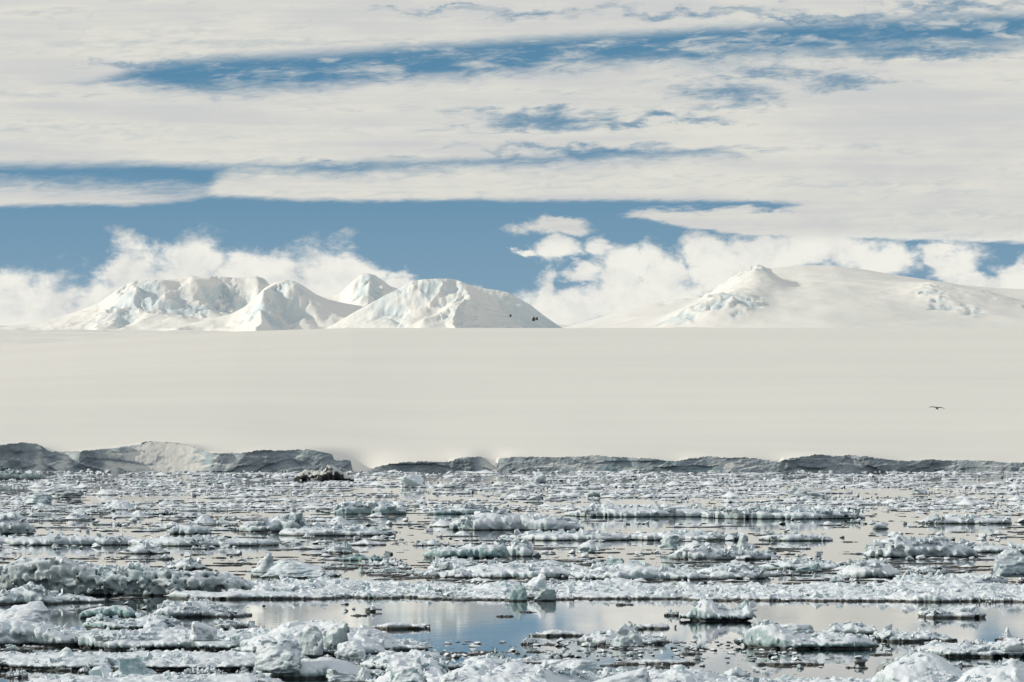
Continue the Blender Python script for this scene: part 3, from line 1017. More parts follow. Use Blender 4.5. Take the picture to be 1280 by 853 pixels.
def block(label, x0, x1, yt, yb, style='shard', look=(.05, 0, 1), on=0.5, name='ice_block', cat='ice block', seed=None, n=None, thick=0.9, rough=1.0, rz=0.0, mat=None, sink=0.0, group=None):
    """one block of ice standing at height `on` above the water, filling the photo box x0..x1, yt..yb"""
    NSEED[0] += 1
    X, dd, _ = at((x0 + x1) / 2, yb, on)
    s = dd / F
    wd = (x1 - x0) * s; ht = (yb - yt) * s
    n = n or int(np.clip((x1 - x0) * 0.8 / 1.2, 14, 44))
    o = obj(name, block_mesh(style, seed or NSEED[0], n, rough, mat, name), loc=(X, dd + wd * thick * 0.5, on - sink), rz=R(rz), look=look)
    o.scale = (wd / 0.93, wd * thick / 0.93, ht / 0.84)
    tag(o, label, cat, group)
    return o


random.seed(4)
BITS = [block_mesh(st, 40 + i, 15, 1.2, name='frozen_block') for i, st in enumerate(['shard', 'cube', 'boulder', 'shard', 'wedge', 'slab', 'shard', 'boulder', 'dome', 'shard'])]
t1 = time.time()
BITN = [{'slab': 'tilted_slab', 'wedge': 'tilted_slab', 'dome': 'rounded_lump', 'boulder': 'rounded_lump'}.get(q_, 'frozen_block') for q_ in ['shard', 'cube', 'boulder', 'shard', 'wedge', 'slab', 'shard', 'boulder', 'dome', 'shard']]

# ---- left half, nearest rows
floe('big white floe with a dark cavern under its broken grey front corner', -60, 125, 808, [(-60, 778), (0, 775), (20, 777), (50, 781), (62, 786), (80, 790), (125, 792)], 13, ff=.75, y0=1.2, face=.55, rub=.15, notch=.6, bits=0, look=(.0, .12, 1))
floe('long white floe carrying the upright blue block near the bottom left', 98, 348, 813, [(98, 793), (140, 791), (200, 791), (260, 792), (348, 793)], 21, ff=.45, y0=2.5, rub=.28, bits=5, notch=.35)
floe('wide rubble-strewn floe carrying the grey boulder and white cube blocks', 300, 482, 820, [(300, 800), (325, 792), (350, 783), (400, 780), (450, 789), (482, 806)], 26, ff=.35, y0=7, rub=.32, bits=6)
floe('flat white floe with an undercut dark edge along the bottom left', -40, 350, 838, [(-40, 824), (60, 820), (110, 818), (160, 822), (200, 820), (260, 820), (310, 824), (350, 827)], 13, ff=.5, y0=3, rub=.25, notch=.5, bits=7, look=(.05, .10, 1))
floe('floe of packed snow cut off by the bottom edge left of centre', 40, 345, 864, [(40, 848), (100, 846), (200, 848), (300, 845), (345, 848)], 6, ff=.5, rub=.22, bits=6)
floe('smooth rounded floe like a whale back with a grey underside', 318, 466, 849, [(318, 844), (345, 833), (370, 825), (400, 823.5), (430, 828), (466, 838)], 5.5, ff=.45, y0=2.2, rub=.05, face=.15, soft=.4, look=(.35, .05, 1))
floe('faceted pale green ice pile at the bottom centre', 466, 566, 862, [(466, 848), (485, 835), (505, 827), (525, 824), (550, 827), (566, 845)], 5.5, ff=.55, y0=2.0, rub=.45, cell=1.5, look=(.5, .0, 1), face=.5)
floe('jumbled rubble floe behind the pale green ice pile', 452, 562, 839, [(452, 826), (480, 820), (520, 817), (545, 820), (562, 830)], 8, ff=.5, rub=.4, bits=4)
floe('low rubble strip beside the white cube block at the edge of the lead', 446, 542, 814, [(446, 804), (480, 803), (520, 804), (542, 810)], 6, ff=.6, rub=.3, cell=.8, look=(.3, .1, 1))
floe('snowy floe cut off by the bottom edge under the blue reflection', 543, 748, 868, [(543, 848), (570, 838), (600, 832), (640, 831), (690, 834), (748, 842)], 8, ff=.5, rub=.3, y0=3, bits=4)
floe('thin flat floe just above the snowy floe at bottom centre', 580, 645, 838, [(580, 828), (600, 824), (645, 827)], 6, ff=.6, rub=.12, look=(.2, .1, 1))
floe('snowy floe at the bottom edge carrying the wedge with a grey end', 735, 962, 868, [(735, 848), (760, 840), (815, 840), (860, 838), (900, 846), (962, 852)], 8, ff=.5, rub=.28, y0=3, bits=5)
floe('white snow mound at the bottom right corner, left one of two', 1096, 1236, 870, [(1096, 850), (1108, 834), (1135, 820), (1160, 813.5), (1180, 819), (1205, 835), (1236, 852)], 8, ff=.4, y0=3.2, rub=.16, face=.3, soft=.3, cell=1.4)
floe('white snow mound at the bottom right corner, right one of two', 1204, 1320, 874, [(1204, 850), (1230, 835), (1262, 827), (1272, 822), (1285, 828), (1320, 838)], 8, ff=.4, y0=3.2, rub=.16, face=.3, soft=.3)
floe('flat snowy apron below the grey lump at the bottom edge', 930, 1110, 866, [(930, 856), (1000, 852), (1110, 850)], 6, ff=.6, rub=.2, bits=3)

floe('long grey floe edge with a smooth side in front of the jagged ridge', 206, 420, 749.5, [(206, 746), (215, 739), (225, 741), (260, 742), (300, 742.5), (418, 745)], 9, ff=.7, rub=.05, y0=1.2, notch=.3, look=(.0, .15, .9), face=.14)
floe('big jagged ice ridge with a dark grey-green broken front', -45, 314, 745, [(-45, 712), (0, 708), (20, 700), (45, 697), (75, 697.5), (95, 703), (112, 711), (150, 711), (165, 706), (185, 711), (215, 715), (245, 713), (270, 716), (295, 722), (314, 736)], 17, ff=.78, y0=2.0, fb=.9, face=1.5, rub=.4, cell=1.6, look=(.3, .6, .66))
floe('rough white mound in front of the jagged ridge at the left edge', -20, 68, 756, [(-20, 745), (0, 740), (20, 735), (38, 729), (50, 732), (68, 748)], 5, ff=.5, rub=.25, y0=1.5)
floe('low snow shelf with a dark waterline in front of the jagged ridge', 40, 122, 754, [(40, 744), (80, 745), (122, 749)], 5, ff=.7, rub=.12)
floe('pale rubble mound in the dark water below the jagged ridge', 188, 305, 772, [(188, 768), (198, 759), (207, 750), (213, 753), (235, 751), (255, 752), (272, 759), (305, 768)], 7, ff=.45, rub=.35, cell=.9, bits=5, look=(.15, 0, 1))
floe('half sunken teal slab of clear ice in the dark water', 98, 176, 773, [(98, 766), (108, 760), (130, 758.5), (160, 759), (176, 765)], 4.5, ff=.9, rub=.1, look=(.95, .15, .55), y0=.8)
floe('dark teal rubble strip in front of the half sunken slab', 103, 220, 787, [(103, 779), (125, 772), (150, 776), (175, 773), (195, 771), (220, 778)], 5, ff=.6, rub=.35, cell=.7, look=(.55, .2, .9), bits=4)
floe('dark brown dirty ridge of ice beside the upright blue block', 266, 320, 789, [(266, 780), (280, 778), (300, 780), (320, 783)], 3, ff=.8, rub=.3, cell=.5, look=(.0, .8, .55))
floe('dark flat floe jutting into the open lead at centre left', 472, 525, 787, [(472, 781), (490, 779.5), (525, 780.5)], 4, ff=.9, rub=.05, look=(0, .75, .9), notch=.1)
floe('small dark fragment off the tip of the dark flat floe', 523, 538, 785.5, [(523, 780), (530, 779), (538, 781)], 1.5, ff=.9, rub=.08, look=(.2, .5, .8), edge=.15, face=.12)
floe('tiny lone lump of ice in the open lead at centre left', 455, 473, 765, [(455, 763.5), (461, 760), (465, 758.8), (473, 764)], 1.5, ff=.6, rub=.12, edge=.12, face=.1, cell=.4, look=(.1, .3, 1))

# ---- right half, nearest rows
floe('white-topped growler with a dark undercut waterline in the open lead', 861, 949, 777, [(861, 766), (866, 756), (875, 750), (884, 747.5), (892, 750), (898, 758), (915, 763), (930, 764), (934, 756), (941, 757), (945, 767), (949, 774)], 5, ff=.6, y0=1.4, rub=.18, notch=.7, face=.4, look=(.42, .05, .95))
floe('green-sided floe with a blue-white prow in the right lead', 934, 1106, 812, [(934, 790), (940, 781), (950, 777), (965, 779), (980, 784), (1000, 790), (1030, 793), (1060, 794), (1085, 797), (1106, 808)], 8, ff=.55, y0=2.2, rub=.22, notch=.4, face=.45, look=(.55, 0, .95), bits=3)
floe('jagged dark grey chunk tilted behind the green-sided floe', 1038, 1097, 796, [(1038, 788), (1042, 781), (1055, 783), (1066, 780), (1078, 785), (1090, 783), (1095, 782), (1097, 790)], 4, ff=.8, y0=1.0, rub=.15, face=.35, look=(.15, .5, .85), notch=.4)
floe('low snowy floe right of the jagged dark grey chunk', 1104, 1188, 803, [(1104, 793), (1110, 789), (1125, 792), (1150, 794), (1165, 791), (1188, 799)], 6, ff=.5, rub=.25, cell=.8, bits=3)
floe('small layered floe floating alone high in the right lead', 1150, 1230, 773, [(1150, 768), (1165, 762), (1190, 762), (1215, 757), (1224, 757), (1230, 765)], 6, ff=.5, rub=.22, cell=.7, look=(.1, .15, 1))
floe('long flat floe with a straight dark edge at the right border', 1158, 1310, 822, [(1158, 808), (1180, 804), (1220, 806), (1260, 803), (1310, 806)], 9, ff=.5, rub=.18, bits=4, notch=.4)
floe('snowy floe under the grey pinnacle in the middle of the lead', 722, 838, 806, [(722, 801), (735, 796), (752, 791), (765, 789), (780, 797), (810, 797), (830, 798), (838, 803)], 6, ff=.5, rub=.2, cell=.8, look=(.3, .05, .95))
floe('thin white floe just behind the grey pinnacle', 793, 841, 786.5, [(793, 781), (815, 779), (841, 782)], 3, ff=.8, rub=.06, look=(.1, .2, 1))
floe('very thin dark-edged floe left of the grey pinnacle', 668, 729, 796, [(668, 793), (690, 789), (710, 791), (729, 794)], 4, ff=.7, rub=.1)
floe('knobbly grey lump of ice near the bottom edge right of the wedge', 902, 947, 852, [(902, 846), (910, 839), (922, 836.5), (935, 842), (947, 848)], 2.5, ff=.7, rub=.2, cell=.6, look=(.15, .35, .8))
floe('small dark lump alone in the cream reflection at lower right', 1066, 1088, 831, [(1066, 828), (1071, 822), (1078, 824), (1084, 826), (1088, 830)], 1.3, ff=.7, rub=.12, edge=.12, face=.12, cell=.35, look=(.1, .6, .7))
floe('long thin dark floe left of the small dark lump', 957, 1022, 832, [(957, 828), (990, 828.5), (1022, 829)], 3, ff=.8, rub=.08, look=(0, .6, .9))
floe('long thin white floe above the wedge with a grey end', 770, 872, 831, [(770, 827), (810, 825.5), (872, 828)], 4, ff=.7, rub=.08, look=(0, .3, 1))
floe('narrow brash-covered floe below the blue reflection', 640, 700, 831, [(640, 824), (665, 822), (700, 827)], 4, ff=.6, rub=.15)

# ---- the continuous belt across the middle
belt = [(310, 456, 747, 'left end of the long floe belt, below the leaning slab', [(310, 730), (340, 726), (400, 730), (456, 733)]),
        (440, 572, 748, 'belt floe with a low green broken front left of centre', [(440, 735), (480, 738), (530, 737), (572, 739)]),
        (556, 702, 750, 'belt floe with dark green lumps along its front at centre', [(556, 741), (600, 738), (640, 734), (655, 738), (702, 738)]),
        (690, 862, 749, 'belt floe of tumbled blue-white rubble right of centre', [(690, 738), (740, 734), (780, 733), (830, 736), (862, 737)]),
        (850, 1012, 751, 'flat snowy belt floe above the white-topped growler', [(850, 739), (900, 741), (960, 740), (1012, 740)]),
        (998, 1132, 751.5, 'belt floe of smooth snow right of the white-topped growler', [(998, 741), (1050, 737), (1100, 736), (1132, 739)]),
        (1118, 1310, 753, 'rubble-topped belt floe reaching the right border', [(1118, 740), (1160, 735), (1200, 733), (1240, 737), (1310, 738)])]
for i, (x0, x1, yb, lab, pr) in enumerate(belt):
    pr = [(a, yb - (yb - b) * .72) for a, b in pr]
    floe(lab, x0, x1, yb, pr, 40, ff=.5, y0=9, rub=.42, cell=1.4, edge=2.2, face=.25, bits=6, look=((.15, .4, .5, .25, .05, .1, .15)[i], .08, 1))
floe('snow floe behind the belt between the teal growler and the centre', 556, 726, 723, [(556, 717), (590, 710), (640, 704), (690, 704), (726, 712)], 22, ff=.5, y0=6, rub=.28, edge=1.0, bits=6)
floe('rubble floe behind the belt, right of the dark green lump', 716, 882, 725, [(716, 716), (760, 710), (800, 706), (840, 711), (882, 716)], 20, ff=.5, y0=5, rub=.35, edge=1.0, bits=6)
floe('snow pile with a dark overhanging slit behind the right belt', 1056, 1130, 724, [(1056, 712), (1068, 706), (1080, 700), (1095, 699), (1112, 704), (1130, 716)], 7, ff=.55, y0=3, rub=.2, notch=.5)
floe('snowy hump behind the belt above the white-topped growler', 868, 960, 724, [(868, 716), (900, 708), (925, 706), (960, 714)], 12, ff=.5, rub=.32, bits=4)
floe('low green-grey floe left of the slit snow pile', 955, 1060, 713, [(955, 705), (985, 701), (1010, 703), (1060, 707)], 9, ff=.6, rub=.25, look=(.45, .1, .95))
floe('flat floe crowded with small blocks right of the slit snow pile', 1122, 1262, 733, [(1122, 726), (1160, 722), (1200, 722), (1262, 720)], 16, ff=.5, rub=.3, bits=7)
floe('white floe below the leaning slab of the left pyramid', 318, 420, 722, [(318, 712), (340, 708), (380, 712), (420, 718)], 14, ff=.5, rub=.25)
floe('broad humped white berg with pitted sides in the right lead', 1077, 1224, 697, [(1077, 693), (1090, 687), (1097, 680), (1108, 675), (1116, 673), (1124, 669), (1132, 672), (1142, 677), (1156, 675), (1172, 676), (1184, 675), (1188, 684), (1200, 682), (1218, 682), (1224, 692)], 9, ff=.8, y0=1.6, rub=.5, face=1.0, cell=1.2, look=(.15, .15, .92), fb=1.6)
floe('thin floe tailing off right of the humped white berg', 1205, 1320, 691, [(1205, 685), (1240, 681), (1320, 683)], 10, ff=.6, rub=.15, look=(.3, .1, 1))
floe('rubble floe under the pale spire right of centre', 842, 974, 700, [(842, 690), (855, 683), (868, 677), (880, 681), (895, 688), (915, 690), (945, 689), (962, 692), (974, 696)], 11, ff=.6, y0=2.5, rub=.32, face=.55, look=(.2, .15, .95), bits=4)
floe('long teal-grey growler with a dark left underside', 532, 637, 698, [(532, 690), (540, 685), (556, 684), (575, 684), (600, 681.5), (622, 680), (633, 681), (637, 690)], 5, ff=.88, y0=1.0, rub=.16, face=.6, notch=.5, look=(.75, .1, .75))
floe('rubble mound in front of the long teal-grey growler', 537, 604, 715, [(537, 709), (552, 701), (570, 697), (585, 699), (597, 704), (604, 711)], 7, ff=.5, rub=.3, bits=3)
floe('square ended white chunk right of the teal-grey growler', 632, 668, 696, [(632, 684), (640, 678), (655, 678), (665, 682), (668, 690)], 6, ff=.7, rub=.2)
floe('large hummocked floe with a blue slab along its right side', 569, 724, 663, [(569, 652), (580, 645), (600, 643), (630, 641), (660, 644), (700, 648), (724, 656)], 14, ff=.6, y0=3, rub=.3, cell=1.6, face=.6, edge=.8, bits=5)
floe('pale green rubble floe at the top of the centre lead', 414, 504, 643, [(414, 639), (425, 631), (435, 628), (455, 631), (480, 630), (504, 637)], 12, ff=.7, rub=.45, face=.6, edge=.8, look=(.5, .15, .9))
floe('long dark teal strip of ice behind the hummocked floe', 532, 624, 643, [(532, 639), (560, 636), (585, 634), (605, 636), (624, 639)], 8, ff=.85, rub=.3, face=.5, look=(.75, .3, .7))
floe('straight-edged snowfloe at the near rim of the dense pack, centre', 716, 902, 646.5, [(716, 638), (760, 634), (800, 636), (850, 636), (902, 638)], 30, ff=.6, y0=6, rub=.4, edge=1.5, bits=4)
floe('straight-edged snowfloe at the near rim of the dense pack, right', 888, 1084, 649, [(888, 639), (940, 635), (1000, 637), (1040, 639), (1084, 645)], 30, ff=.6, y0=6, rub=.4, edge=1.5, bits=4)
floe('flat snowy floe floating far up in the right lead', 1153, 1268, 655, [(1153, 650), (1180, 647), (1240, 647), (1268, 651)], 12, ff=.6, rub=.2)
floe('stubby white lump standing alone in the upper right lead', 1089, 1111, 661.5, [(1089, 657), (1095, 653), (1103, 652.5), (1111, 658)], 3, ff=.7, rub=.25, edge=.2, look=(.1, .2, 1))
floe('long low floe with a dark edge behind the pale spire, left part', 638, 792, 676, [(638, 670), (680, 667), (740, 667), (792, 670)], 18, ff=.6, rub=.2, edge=1.0, bits=3, look=(.05, .15, 1))
floe('long low floe with a dark edge behind the pale spire, right part', 782, 936, 676, [(782, 669), (830, 666), (880, 668), (936, 671)], 18, ff=.7, rub=.2, edge=1.0, look=(.0, .35, 1))
floe('white floe lying at the far side of the lead right of the spire', 955, 1042, 676.5, [(955, 670), (990, 668), (1015, 668), (1042, 673)], 14, ff=.6, rub=.15, look=(.0, .2, 1))
floe('very long flat floe with a thin dark edge at left, outer part', -30, 170, 682, [(-30, 673), (60, 671), (110, 670), (170, 673)], 22, ff=.6, rub=.16, edge=.8, bits=3)
floe('very long flat floe with a thin dark edge at left, inner part', 160, 338, 683, [(160, 675), (220, 673), (280, 674), (338, 676)], 20, ff=.6, rub=.14, edge=.8, bits=2)
floe('soft white mound on a thin floe left of the pyramid of ice', 150, 208, 692.5, [(150, 689), (165, 683), (178, 680), (195, 686), (208, 690)], 7, ff=.5, rub=.18)
floe('pale blue slab of ice at the far left of the pack', 207, 262, 668, [(207, 661), (215, 656), (240, 655.5), (258, 659), (262, 664)], 6, ff=.8, rub=.12, look=(.35, 0, .9), face=.4)
floe('craggy lump with a dark right side at the left border', -15, 37, 668, [(-15, 650), (0, 642), (15, 640), (28, 645), (37, 655)], 8, ff=.65, rub=.4, face=.7, look=(.2, .3, .95))
floe('grey-fronted floe under a white mound left of centre', 300, 388, 665, [(300, 656), (325, 652), (345, 645), (365, 640), (380, 648), (388, 657)], 9, ff=.6, rub=.3, face=.55, look=(.15, .2, .92))
floe('rubble-covered low floe just right of the grey-fronted floe', 348, 494, 670, [(348, 664), (400, 659), (440, 660), (494, 664)], 12, ff=.6, rub=.3, look=(.1, .25, 1), bits=3)
floe('dark rubble lump in the middle of the left lead', 404, 440, 692, [(404, 688), (415, 685), (430, 686), (440, 689)], 4, ff=.8, rub=.25, cell=.6, look=(.2, .55, .8))
floe('flat little floe with a peaked middle in the left lead', 430, 482, 682, [(430, 680), (445, 678), (457, 673), (465, 678), (482, 680)], 5, ff=.6, rub=.08)
floe('teal streak of bare ice at the waterline left of the growler', 424, 484, 701, [(424, 697), (450, 695), (484, 698)], 4, ff=.9, rub=.12, look=(1.0, .2, .45), notch=.05)
floe('pyramid of white ice behind the jagged ridge', 206, 256, 712, [(206, 709), (218, 704), (226, 700), (233, 696), (240, 702), (256, 709)], 6, ff=.5, rub=.25, cell=.8)
print('floes', round(time.time() - t1, 1), 's')

# ---- blocks standing on the floes
block('upright pale blue ice block standing on the long white floe', 237, 269, 773.5, 799, 'cube', (.12, 0, 1.45), .75, rough=.6)
block('big smooth snow-covered hump of ice at the left edge', -8, 63, 747, 781, 'dome', (.12, 0, 1.3), .8, rough=.6, thick=.8)
block('small round dome of ice below the smooth hump', 29, 54, 765, 782, 'dome', (.1, 0, 1), .7, rough=.5)
block('rounded white mound of ice left of the upright blue block', 179, 207, 775.5, 792, 'boulder', (.05, 0, 1), .7)
block('pointed cone of white ice on the flat bottom left floe', 71, 95, 809, 825, 'spire', (.05, 0, 1), .5, rough=.6)
block('tall grey rounded boulder of ice on the rubble floe', 373, 402, 786.5, 816, 'boulder', (.1, .35, .55), .7, rough=1.1)
block('white lump of ice leaning beside the tall grey boulder', 396, 434, 779.5, 809, 'shard', (.05, 0, 1), .7)
block('white cube-shaped block of ice at the tip of the rubble floe', 443, 477, 781, 804, 'cube', (.0, .0, 1.5), .6, rough=.8)
block('crumbling pale blue block in front of the white cube', 422, 456, 802, 822, 'shard', (.2, 0, 1), .55)
block('craggy snow block on the near edge of the rubble floe', 318, 374, 806, 838, 'shard', (.1, .1, .95), .5)
block('green-sided leaning block beside the craggy snow block', 346, 389, 808, 829, 'wedge', (.7, .1, .85), .5, rz=160)
block('pale green rounded block among the rubble at bottom left', 113, 141, 832, 848, 'boulder', (.55, 0, .8), .4)
block('round white block between the two green blocks at bottom left', 132, 157, 834, 848.5, 'dome', (.15, 0, 1), .4)
block('grey-green angular block standing at bottom left', 150, 182, 827.5, 849, 'shard', (.5, .12, .7), .4)
block('small pale blue block right of the grey-green angular block', 176, 196, 838, 848, 'boulder', (.35, 0, 1), .4)
block('small white pyramid block below the whale-back floe', 407, 443, 836, 851, 'wedge', (.0, 0, 1), .3, rz=200)
block('angular green-white block at the bottom centre pile', 490, 530, 836, 861, 'shard', (.55, 0, .8), .4)
block('large wedge of ice with a smooth snow back and grey right end', 737, 818, 834, 862, 'wedge', (.15, .12, 1), .45, rough=.4)
block('pale blue round block near the bottom edge left of the wedge', 640, 662, 835, 850, 'boulder', (.4, 0, .95), .5)
block('craggy pile of grey snow left of the wedge with a grey end', 682, 742, 829, 852, 'shard', (.1, .15, .95), .5)
block('small grey boulder on the mound right of the wedge', 838, 860, 831, 846, 'boulder', (.1, .2, .9), .6)
block('tall grey pinnacle of ice rising from the mid-lead floe', 768, 804, 775.5, 806, 'spire', (.2, .15, .8), .25, rough=1.3)
block('smooth snowy boulder on the stern of the green-sided floe', 971, 1018, 769, 793, 'dome', (.1, .1, 1), .55, rough=.6)
block('small round boulder at the end of the jagged dark chunk', 1092, 1108, 788.5, 797, 'boulder', (.1, .35, .8), .05)
block('dirty boulder on the long flat floe at the right border', 1254, 1279, 797.5, 813, 'boulder', (.05, .3, .85), .5)
block('dark chunk of ice against the left bottom-corner mound', 1096, 1117, 829, 845, 'shard', (.2, .6, .5), .2)
block('dark wedge in the gap between the two corner mounds', 1179, 1205, 827.5, 842, 'wedge', (.1, .6, .6), .2)
block('pale blue dome at the foot of the corner mounds', 1190, 1212, 841, 856, 'dome', (.35, 0, 1), .4)
block('rounded grey boulder standing on the belt at the right border', 1246, 1288, 693, 719, 'boulder', (.12, .22, .75), .7)
block('broken white pyramid block on the left end of the belt', 319, 347, 690, 714, 'spire', (.15, .05, .95), .7)
block('leaning blue-white slab beside the broken white pyramid', 333, 403, 698, 719, 'slab', (.2, .05, .95), .6, rough=.6)
block('pale spire of ice on the rubble floe right of centre', 917, 941, 666.5, 692, 'spire', (.25, .1, .9), .4)
block('dark green block in the belt right of centre', 758, 779, 697, 708, 'shard', (.85, .25, .55), .4)
block('dark green lump at the front edge of the centre belt', 638, 658, 734, 751, 'boulder', (.8, .35, .5), .05)
block('second dark green lump at the front edge, right of the first', 668, 694, 738, 750.5, 'boulder', (.65, .3, .6), .05)
block('blue slab tilted on the right side of the hummocked floe', 640, 722, 640, 657, 'slab', (.3, 0, .95), .6, rough=.5)
block('white peak of ice at the centre of the belt', 660, 684, 715.5, 736, 'wedge', (.1, 0, 1), .6, rz=30)
block('squat pale block on the floe left of the pale spire', 723, 746, 675, 690, 'cube', (.2, .1, 1), .4)
block('greenish boulder right of the squat pale block', 826, 850, 673, 686, 'boulder', (.4, .2, .85), .4)
block('dark slot-shaped green block at the back of the right belt', 996, 1026, 704, 713, 'wedge', (.9, .3, .4), .3)
block('triangular white berg piece standing against the ice cliff', 122, 152, 569, 588.6, 'wedge', (.0, 0, 1), 0.1, rough=.4, thick=1.2)
block('dark blue-grey broken block left of the triangular white piece', 95, 130, 577, 588.6, 'shard', (.0, .55, .3), 0.1, rough=.8)
block('dark low block right of the triangular white piece', 156, 180, 580.5, 588.6, 'boulder', (.0, .5, .3), 0.1)
block('pale triangular piece of ice in the far pack at right', 990, 1034, 607, 622, 'wedge', (.0, 0, 1), .4, rough=.5, rz=170)
block('small dark pyramid of ice in the far pack at left', 172, 186, 598.5, 607, 'spire', (.0, .35, .7), .3)
floe('flat dark floe in the far pack at the left border', -20, 55, 599.5, [(-20, 592), (0, 591), (30, 591.5), (55, 594)], 10, ff=.9, rub=.3, look=(.55, .5, .3), edge=.8)
floe('low dark lump of dirty ice dusted with snow below the cliff', 366, 414, 600, [(366, 597), (374, 590), (383, 586.5), (395, 587), (405, 591), (414, 597)], 12, ff=.6, y0=4, rub=1.2, cell=2.2, face=1.4, edge=1.2, mat=DEBRIS, name='debris_ice', cat='dirty ice')
floe('taller black and grey lump of dirty ice, right of the low one', 396, 438, 601, [(396, 595), (403, 587), (412, 582), (420, 584), (428, 590), (438, 597)], 12, ff=.6, y0=4, rub=1.2, cell=2.2, face=1.4, edge=1.2, mat=DEBRIS, name='debris_ice', cat='dirty ice')
for x0, x1, yt, yb, lab in ((668, 682, 593, 603, 'small grey block in the far pack below the cliff at centre'), (715, 737, 599, 606, 'dark green block in the far pack at centre'), (550, 582, 601, 609, 'flat dark slab tilted in the far pack left of centre'),
                            (660, 680, 617, 625, 'dark pyramid in the far pack right of the centre'), (735, 750, 615, 621, 'pale green block in the far pack right of the dark pyramid'),
                            (500, 530, 594, 608, 'rough pale heap in the far pack below the cliff ramp'), (68, 100, 612, 622, 'dark slab leaning in the far pack at left'),
                            (30, 62, 618, 631, 'long green wedge lying at the left rim of the far pack'), (1140, 1160, 612, 618, 'grey block in the far pack at right'), (270, 290, 594, 604, 'pale block in the far pack at left of the dirty lumps')):
    block(lab, x0, x1, yt, yb, random.choice(['shard', 'wedge', 'boulder']), (.5 if 'green' in lab else .1, .55 if 'dark' in lab else .15, .6 if 'dark' in lab else .95), .3)
print('blocks', round(time.time() - t1, 1), 's')

# ---- smaller floes, each an object of its own, copied from a few kinds
PTOP = {}


def proto_floe(seed, L, Dp, h, rub, cell, look_h, vx=0.16, face=.3):
    g = np.random.default_rng(seed)
    ph = g.random(3)

    def top(X, Y):
        return h * (0.55 + 0.45 * s2(N2, X, Y, L * 1.4, ph[0])) + look_h * np.clip(1 - ((X - (ph[1] - .5) * L * .5) / (L * .25)) ** 2 - ((Y - Dp * .45) / (Dp * .4)) ** 2, 0, 1)
    sd, o, st = floe_sdf(L, Dp, top, seed, vx, edge=L * .07, face=face, rub=rub, cell=cell, zmax=h + look_h + rub + .6)
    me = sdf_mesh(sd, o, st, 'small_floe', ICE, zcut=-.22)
    PTOP[me.name] = (top, L, Dp)
    return me


KINDS = [  # (what it looks like, mesh, length, look)
    ('flat white floe', [proto_floe(301 + i, 10, 7, .32, .08, 1.0, .0) for i in range(4)], (.0, .12, 1)),
    ('flat grey-edged floe', [proto_floe(311 + i, 10, 6, .30, .14, .8, .1) for i in range(3)], (.05, .4, .95)),
    ('rubble-topped white floe', [proto_floe(321 + i, 10, 7, .5, .42, 1.3, .35) for i in range(5)], (.08, .05, 1)),
    ('humped white floe', [proto_floe(331 + i, 10, 7, .4, .25, 1.2, 1.5) for i in range(4)], (.08, .05, 1)),
    ('dark green-grey floe', [proto_floe(341 + i, 10, 5, .5, .35, .9, .6, face=.5) for i in range(3)], (.6, .35, .6)),
]
SAME = {}
RUBM = {}
rs = np.random.default_rng(55)


def blocked(X, Y, w_):
    for a, b, c, e_ in FOOT:
        if a - w_ * .35 < X < b + w_ * .35 and c - w_ * .3 < Y < e_ + w_ * .1:
            return True
    return False


def scatter(x0, x1, y0, y1, n, wpx, mix, where, minlen=1.2):
    """n floes between photo rows y0..y1; `where` tells in words which stretch of water that is"""
    k = 0; tries = 0
    while k < n and tries < n * 12:
        tries += 1
        px_, py_ = rs.uniform(x0, x1), rs.uniform(y0, y1)
        X, Y, _ = at(px_, py_)
        wm = max(rs.uniform(*wpx) * Y / F, minlen)
        if blocked(X, Y, wm): continue
        ki = int(rs.choice(len(KINDS), p=np.array(mix) / sum(mix)))
        kind, meshes, look = KINDS[ki]
        size = 'large' if wm * F / Y > 0.66 * wpx[1] else 'mid-sized' if wm * F / Y > 0.33 * wpx[1] + .5 * wpx[0] else 'small'
        lab = f'{size} {kind} {where}'
        o = obj('small_floe', meshes[int(rs.integers(len(meshes)))], loc=(X, Y, -0.02), rz=R(rs.uniform(-14, 14)) + (math.pi if rs.random() < .5 else 0), look=(look[0] + rs.uniform(-.05, .15), look[1] + rs.uniform(-.1, .2), look[2]))
        sc = wm / 10.0
        zs = np.clip(sc, .4, .95) * rs.uniform(.6, 1.05)
        o.scale = (sc, sc * rs.uniform(.7, 1.3), zs)
        if kind.startswith(('rubble', 'humped', 'dark')):
            top_, L_, D_ = PTOP[o.data.name]
            if o.data.name not in RUBM:
                rubble(o, top_, L_, D_, 70, (.30, 1.3), .5, 700 + len(RUBM), (.08, .0, 1.2, .4))
                RUBM[o.data.name] = o.children[0] if o.children else None
            elif RUBM[o.data.name] is not None:
                c = RUBM[o.data.name].copy(); COL.objects.link(c); c.parent = o
        SAME.setdefault((size, kind, where), []).append(o)
        FOOT.append((X - wm * .4, X + wm * .4, Y - wm * .05, Y + wm * .3))
        k += 1


